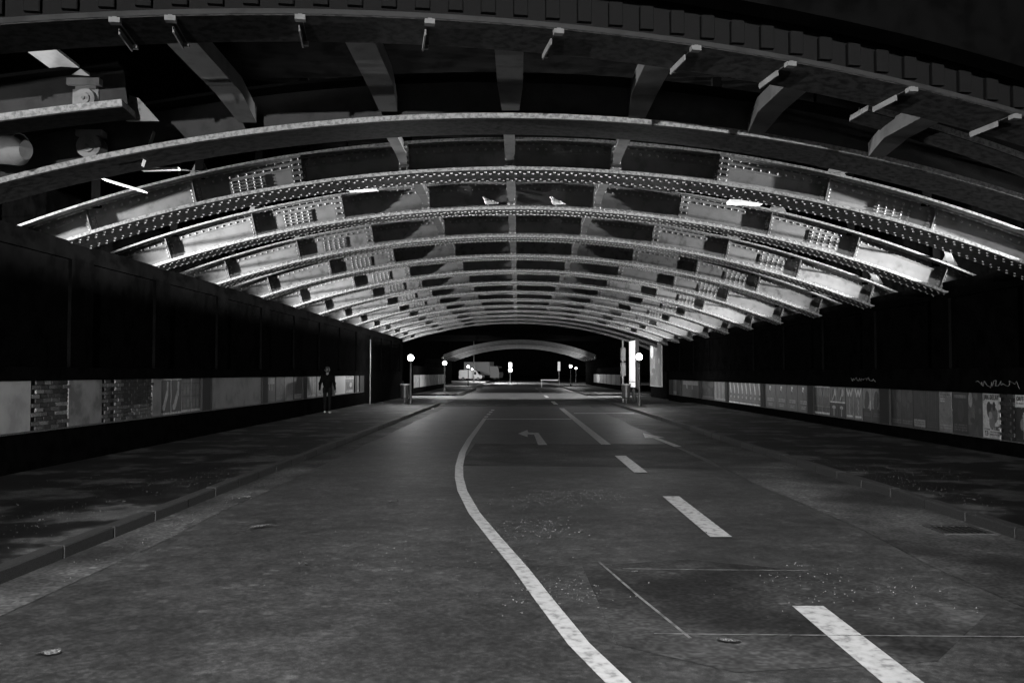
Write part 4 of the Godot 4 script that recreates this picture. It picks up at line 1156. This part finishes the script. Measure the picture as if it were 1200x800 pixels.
func build_posters() -> void:
	var x := -7.83
	var y0 := 0.725; var y1 := 1.525
	var o := part("board", sheet_on_wall(0, -1, -2.3, 2.3, -0.4, 0.4, 0.03), M.board_pale, self, Vector3(x, 1.125, -12.0)); tag(o, "blank pale whitewashed board at the left picture edge", "board")
	o = part("board", sheet_on_wall(0, -1, -0.62, 0.62, -0.4, 0.4, 0.03), M.board_grey, self, Vector3(x, 1.125, -16.13)); tag(o, "stained grey board between two bare brick stretches", "board")
	o = part("board", sheet_on_wall(0, -1, -0.24, 0.24, -0.4, 0.4, 0.03), M.board_mid, self, Vector3(x, 1.125, -19.31)); tag(o, "narrow blank grey board left of the bottle posters", "board")
	o = part("board", sheet_on_wall(0, -1, -2.29, 2.29, -0.4, 0.4, 0.03), M.board_mid, self, Vector3(x, 1.125, -24.9)); tag(o, "long blank grey board in the middle of the left wall", "board")
	poster(x, -1, 19.59, 20.15, y0, y1, "bottle", "dark poster with pale slanting bottle shape, left one of two", 1.0)
	poster(x, -1, 20.17, 20.79, y0, y1, "bottle", "dark poster with pale slanting bottle shape, right one of two", 1.0)
	poster(x, -1, 20.81, 21.38, y0, y1, "grid", "grey poster with dark grid, beside the bottle posters", 0.9)
	poster(x, -1, 21.41, 22.02, y0, y1, "grid", "grey poster with dark grid, beside the black pier", 0.9)
	poster(x, -1, 27.86, 28.84, y0, y1, "toplight", "dark poster with pale block running down from its top on the left wall", 1.0)
	poster(x, -1, 28.94, 30.0, y0, y1, "dark", "dark blotchy poster on the left wall right of the pale block one", 0.9)
	poster(x, -1, 30.06, 31.14, y0, y1, "plain", "plain mid grey poster on the left wall", 0.75)
	poster(x, -1, 31.26, 32.37, y0, y1, "label", "black poster with grey label at its foot on the left wall", 1.0)
	poster(x, -1, 33.02, 34.7, y0, y1, "lines", "pale poster with upright stripes just left of the walking person", 1.0)
	poster(x, -1, 34.85, 37.4, y0, y1, "lines", "pale striped poster right behind the walking person", 0.8)
	o = part("board", sheet_on_wall(0, -1, -1.17, 1.17, -0.4, 0.4, 0.03), M.white, self, Vector3(x, 1.125, -39.26)); tag(o, "bright white board right of the walking person", "board")
	poster(x, -1, 40.54, 42.66, y0, y1, "swirl", "grey poster with dark swirls beside the bright white board", 1.2)
	poster(x, -1, 43.33, 44.03, y0, y1, "lines", "narrow striped poster at the far end of the left wall", 0.8)
	x = 9.23
	y0 = 0.385; y1 = 1.25
	o = poster(x, 1, 16.1, 16.7, y0, y1, "show", "black and white poster with pale figure, reading OUT FUR, at the right picture edge", 1.0)
	lettering(o, "OUT FUR", Vector3(-0.009, 0.36, 0), 1, 0.085, M.ink, 0.5)
	o = poster(x, 1, 17.22, 17.86, y0, y1, "concert", "pale concert poster with dark artwork and large black name on top", 1.0)
	lettering(o, "JAN DELAY", Vector3(-0.009, 0.36, 0), 1, 0.1, M.ink, 0.57)
	lettering(o, "LIVE", Vector3(-0.009, -0.235, 0.19), 1, 0.075, M.ink, 0.17)
	lettering(o, "13", Vector3(-0.009, -0.345, -0.19), 1, 0.1, M.ink, 0.12)
	var list := [[17.89, 18.44, "smoke", "smoky grey poster right beside the concert poster", 1.0], [18.45, 19.09, "word", "black poster with grey word along its top, beside the smoky one", 1.0], [19.13, 19.71, "pale", "pale grey poster with torn lower edge among dark ones", 1.0], [19.73, 20.34, "stripes", "dark poster with faint upright stripes", 1.0], [20.36, 20.98, "label", "dark poster with pale label at its foot on the right wall", 1.0], [21.02, 21.61, "dark", "dark blotchy poster on the right wall, right one of the two by the pier", 1.0], [21.63, 22.21, "dark", "dark blotchy poster on the right wall, next to the black pier", 1.0],
		[22.84, 23.42, "tree", "poster with black tree on pale ground, right one of two", 1.0], [23.45, 24.03, "tree", "poster with black tree on pale ground, left one of two", 1.0], [24.09, 24.67, "drape", "grey poster with white zigzag on top, right one of two", 1.0], [24.71, 25.29, "drape", "grey poster with white zigzag on top, left one of two", 1.0], [25.35, 25.9, "half", "poster with black lower half and pale mushroom shape, right one of two", 1.0], [25.93, 26.54, "half", "poster with black lower half and pale mushroom shape, left one of two", 1.0], [26.61, 27.21, "pane", "dark poster like a window with white foot line, right one of two", 1.0], [27.25, 27.92, "pane", "dark poster like a window with white foot line, left one of two", 1.0],
		[28.5, 29.63, "icon", "grey poster with small white figure on top, rightmost of four alike", 1.0], [29.68, 30.81, "icon", "grey poster with small white figure on top, second from the right of four alike", 1.0], [30.86, 32.09, "icon", "grey poster with small white figure on top, third from the right of four alike", 1.0], [32.15, 33.54, "icon", "grey poster with small white figure on top, leftmost of four alike", 1.0],
		[39.75, 42.18, "lines", "pale striped poster on the right wall beyond the white stroke posters", 0.9], [42.28, 44.93, "dark", "dark blotchy poster on the right wall beyond the white stroke posters", 1.1], [45.57, 50.58, "toplight", "wide dark poster with pale top near the far end of the right wall", 1.0], [51.94, 53.37, "label", "dark poster with label at the far end of the right wall", 1.0]]
	for p in list: poster(x, 1, p[0], p[1], y0, y1, p[2], p[3], p[4])
	var ord := ["rightmost", "second from the right", "third from the right", "fourth from the right", "fourth from the left", "third from the left", "second from the left", "leftmost"]
	for i in 8:
		poster(x, 1, 34.02 + i * 0.657, 34.66 + i * 0.657, y0, y1, "stroke", "grey poster with tall white stroke, %s of eight in a row" % ord[i], 1.1)

func bin(at: Vector3, label: String) -> void:
	var t := thing("litter_bin", label, "litter bin", at)
	var st := mb(); lathe(st, Vector3.ZERO, [[0.0, 0.25], [0.19, 0.25], [0.21, 0.3], [0.24, 0.92], [0.0, 0.92]], 16)
	part("drum", st, M.black_metal, t)
	st = mb(); lathe(st, Vector3.ZERO, [[0.2, 0.92], [0.255, 0.92], [0.265, 0.96], [0.25, 1.0], [0.2, 1.0], [0.2, 0.92]], 16)
	part("rim", st, M.grey_metal, t)
	st = mb(); tube(st, Vector3(0, 0, 0), Vector3(0, 0.25, 0), 0.05, 0.05, 10)
	part("foot", st, M.black_metal, t)

func build_street() -> void:
	globe_lamp(Vector3(-5.39, 0.11, -45.0), 14.0, "nearest globe lamp on the left pavement with a litter bin beside it")
	globe_lamp(Vector3(5.72, 0.11, -42.3), 10.0, "nearest globe lamp on the right pavement")
	globe_lamp(Vector3(-5.65, 0.11, -69.0), 6.0, "second globe lamp on the left, beyond the crossing")
	globe_lamp(Vector3(-6.0, 0.11, -108.0), 16.0, "third globe lamp on the left, before the farther bridge")
	globe_lamp(Vector3(6.0, 0.11, -102.0), 16.0, "globe lamp on the right before the farther bridge")
	globe_lamp(Vector3(9.2, 0.11, -142.0), 12.0, "small far globe lamp on the right beyond the farther bridge")
	globe_lamp(Vector3(-9.0, 0.11, -176.0), 60.0, "small far globe lamp by the parked vehicles")
	street_lamp(Vector3(-16.0, 0.0, -70.0), 4.0, 8.5, 520.0, Vector3(1.0, -1.0, 0.35), 40.0, "tall street lamp left of the crossing behind the bridge")
	street_lamp(Vector3(14.5, 0.0, -70.0), -4.0, 8.5, 520.0, Vector3(-1.0, -1.0, 0.35), 40.0, "tall street lamp right of the crossing behind the bridge")
	street_lamp(Vector3(-7.5, 0.11, -152.0), 3.5, 8.5, 800.0, Vector3(0.5, -1.0, 0.1), 65.0, "tall street lamp on the left far beyond the farther bridge")
	bin(Vector3(-5.72, 0.11, -45.3), "dark litter bin beside the nearest left globe lamp")
	bin(Vector3(5.5, 0.11, -45.6), "dark litter bin beside the bright advertising pillar on the right")
	# backlit advertising pillar
	var t := thing("advertising_pillar", "bright backlit advertising pillar on the right pavement", "advertising pillar", Vector3(6.0, 0.11, -46.5), -1.44)
	part("case", boxes([[Vector3(-0.62, 0.75, -0.12), Vector3(0.62, 3.3, 0.07)], [Vector3(-0.2, 0.0, -0.08), Vector3(0.2, 0.75, 0.04)]]), M.black_metal, t)
	part("lit_screen", boxes([[Vector3(-0.55, 1.12, 0.07), Vector3(0.55, 3.2, 0.09)]]), M.ad, t)
	part("lit_strip", boxes([[Vector3(-0.55, 0.82, 0.07), Vector3(0.55, 1.07, 0.09)]]), M.ad, t)
	part("frame_bar", boxes([[Vector3(-0.6, 1.07, 0.07), Vector3(0.6, 1.12, 0.1)]]), M.grey_metal, t)
	var al := AreaLight3D.new()
	al.name = "screen_light"
	al.area_size = Vector2(1.1, 2.4)
	al.position = Vector3(0, 2.0, 0.13); al.rotation.y = PI
	al.light_energy = 2.5; al.shadow_enabled = true; al.area_range = 100.0
	t.add_child(al)
	# billboard on the end of the right abutment
	var bb := thing("billboard", "tall dim billboard on the end wall of the right abutment", "billboard", Vector3(9.2, 0, -59.8))
	part("frame", boxes([[Vector3(-0.03, 0.75, -2.4), Vector3(0.05, 3.65, 2.4)]]), M.grey_metal, bb)
	part("sheet", sheet_on_wall(-0.03, 1, -2.3, 2.3, 0.82, 3.58, 0.01), poster_mat("smoke", 1.6), bb)
	# signal mast at the right stop line
	t = thing("traffic_signal", "dark signal mast with two heads beside the advertising pillar", "traffic signal", Vector3(5.62, 0.11, -48.0))
	var st := mb(); tube(st, Vector3(0, 0, 0), Vector3(0, 3.3, 0), 0.06, 0.05, 10)
	part("mast", st, M.grey_metal, t)
	for q in [[2.55, 0.0], [1.75, 0.0]]:
		st = mb(); soft_box(st, Vector3(-0.14, q[0] - 0.36, 0.08), Vector3(0.14, q[0] + 0.36, 0.28), 0.03)
		var hd := part("signal_head", st, M.black_metal, t)
		for k in 3:
			st = mb(); tube(st, Vector3(0, q[0] + 0.23 - k * 0.23, 0.28), Vector3(0, q[0] + 0.23 - k * 0.23, 0.38), 0.1, 0.105, 12)
			part("visor", st, M.black_metal, hd)
	# thin post at the left wall end
	t = thing("thin_post", "thin bare grey post at the far end of the left poster wall", "post", Vector3(-7.3, 0.11, -44.2))
	st = mb(); tube(st, Vector3.ZERO, Vector3(0, 3.2, 0), 0.03, 0.03, 8)
	part("post", st, M.grey_metal, t)
	# lit bollard on the traffic island
	t = thing("island_bollard", "lit white bollard with two glowing fields on the traffic island ahead", "traffic bollard", Vector3(-1.3, 0.0, -152.0))
	part("island", boxes([[Vector3(-0.7, 0, -2.0), Vector3(0.7, 0.12, 1.0)]]), M.kerb, t)
	st = mb(); tube(st, Vector3(0, 0.12, 0), Vector3(0, 3.6, 0), 0.05, 0.05, 8)
	part("post", st, M.grey_metal, t)
	st = mb(); tube(st, Vector3(0, 2.15, 0.0), Vector3(0, 2.15, 0.1), 0.34, 0.34, 16)
	part("lit_disc", st, M.sign_lit, t)
	st = mb(); soft_box(st, Vector3(-0.26, 2.6, 0.0), Vector3(0.26, 3.4, 0.1), 0.05)
	part("lit_box", st, M.sign_lit, t)
	omni(t, Vector3(0, 2.4, 0.6), 3.0, 0.2)
	# white sign by the right roadside
	t = thing("road_sign", "upright white road sign by the right side before the farther bridge", "road sign", Vector3(4.9, 0.0, -107.0))
	st = mb(); tube(st, Vector3.ZERO, Vector3(0, 3.0, 0), 0.04, 0.04, 8)
	part("post", st, M.grey_metal, t)
	st = mb(); soft_box(st, Vector3(-0.16, 1.9, 0.03), Vector3(0.16, 3.0, 0.06), 0.008)
	part("sign_plate", st, M.white, t)
	part("barrier", boxes([[Vector3(-2.2, 0.75, -0.03), Vector3(-0.1, 0.87, 0.03)], [Vector3(-2.1, 0.0, -0.03), Vector3(-2.04, 0.75, 0.03)]]), M.white, t)
	# panels beyond the crossing
	for s in [-1.0, 1.0]:
		var xw := -7.8 if s < 0 else 9.2
		var za := 66.5 if s < 0 else 80.0; var zb := 96.0 if s < 0 else 111.0
		var w := thing("panel_fence", "low dark hoarding with pale panels on the %s beyond the crossing" % ("left" if s < 0 else "right"), "hoarding")
		part("back", boxes([[Vector3(minf(xw, xw + s * 0.3), 0.0, -zb), Vector3(maxf(xw, xw + s * 0.3), 2.2, -za)]]), M.soot_wall, w)
		var z := za + 0.4
		var i := 0
		while z < zb - 2.0:
			var wd := 3.6
			part("panel", sheet_on_wall(xw, s, z, minf(z + wd, zb - 0.3), 0.55, 1.5, 0.03), [M.board_pale, M.board_grey, M.board_mid, M.board_pale][(i * 3 + 1) % 4], w)
			z += wd + 0.5
			i += 1
	vehicles()

func wheel(parent: Node3D, x: float, z: float, r: float) -> void:
	var st := mb(); tube(st, Vector3(x - 0.11, r, z), Vector3(x + 0.11, r, z), r, r, 18)
	var ty := part("wheel", st, M.rubber, parent)
	st = mb(); tube(st, Vector3(x - 0.12, r, z), Vector3(x + 0.12, r, z), r * 0.6, r * 0.6, 12)
	part("rim", st, M.grey_metal, ty)

func side_body(prof: Array, w: float, taper: float) -> SurfaceTool:
	# outline in (length z, height y), extruded across, narrower above the belt line
	var st := mb()
	var pv := PackedVector2Array()
	for p in prof: pv.append(Vector2(p[0], p[1]))
	var tri := Geometry2D.triangulate_polygon(pv)
	var hw := func(y: float) -> float: return w * 0.5 - maxf(y - 1.1, 0.0) * taper
	for s in [-1.0, 1.0]:
		for i in range(0, tri.size(), 3):
			var q := []
			for k in 3:
				var p: Vector2 = pv[tri[i + k]]
				q.append(Vector3(s * hw.call(p.y), p.y, p.x))
			face(st, q, Vector3(0, q[0].y, q[0].z))
	var mid := Vector2.ZERO
	for p in pv: mid += p
	mid /= pv.size()
	for i in pv.size():
		var a := pv[i]; var b := pv[(i + 1) % pv.size()]
		face(st, [Vector3(-hw.call(a.y), a.y, a.x), Vector3(hw.call(a.y), a.y, a.x), Vector3(hw.call(b.y), b.y, b.x), Vector3(-hw.call(b.y), b.y, b.x)], Vector3(0, mid.y, mid.x))
	return st

func vehicles() -> void:
	var v := thing("parked_van", "white panel van parked on the left beyond the farther bridge", "van", Vector3(-9.6, 0.11, -186.0), 1.35)
	part("body", side_body([[-2.5, 0.4], [2.35, 0.4], [2.5, 0.6], [2.45, 1.05], [1.75, 1.2], [1.1, 2.05], [0.8, 2.15], [-2.3, 2.15], [-2.5, 1.9]], 1.95, 0.08), M.van_white, v)
	part("windscreen", boxes([[Vector3(-0.7, 1.3, 1.35), Vector3(0.7, 1.9, 1.62)]]), M.glass_dark, v)
	for s in [-1.0, 1.0]:
		part("window", boxes([[Vector3(s * 0.93 - 0.03, 1.2, 0.6), Vector3(s * 0.93 + 0.03, 1.8, 1.2)]]), M.glass_dark, v)
		part("headlight", boxes([[Vector3(s * 0.75 - 0.14, 0.72, 2.44), Vector3(s * 0.75 + 0.14, 0.92, 2.5)]]), M.white, v)
	for s in [-0.88, 0.88]:
		wheel(v, s, 1.6, 0.34); wheel(v, s, -1.6, 0.34)
	v = thing("parked_truck", "pale box truck parked behind the white van on the left", "truck", Vector3(-7.7, 0.11, -200.0), 1.2)
	part("box_body", boxes([[Vector3(-1.25, 1.1, -4.2), Vector3(1.25, 4.0, 2.0)]]), M.van_white, v)
	part("cab", side_body([[2.1, 0.5], [4.2, 0.5], [4.3, 1.4], [3.9, 3.0], [2.1, 3.1]], 2.3, 0.03), M.van_white, v)
	part("windscreen", boxes([[Vector3(-1.0, 1.7, 4.0), Vector3(1.0, 2.7, 4.22)]]), M.glass_dark, v)
	part("chassis", boxes([[Vector3(-0.5, 0.6, -4.2), Vector3(0.5, 1.1, 2.1)]]), M.black_metal, v)
	for s in [-1.0, 1.0]:
		wheel(v, s, 3.2, 0.46); wheel(v, s, -2.6, 0.46)
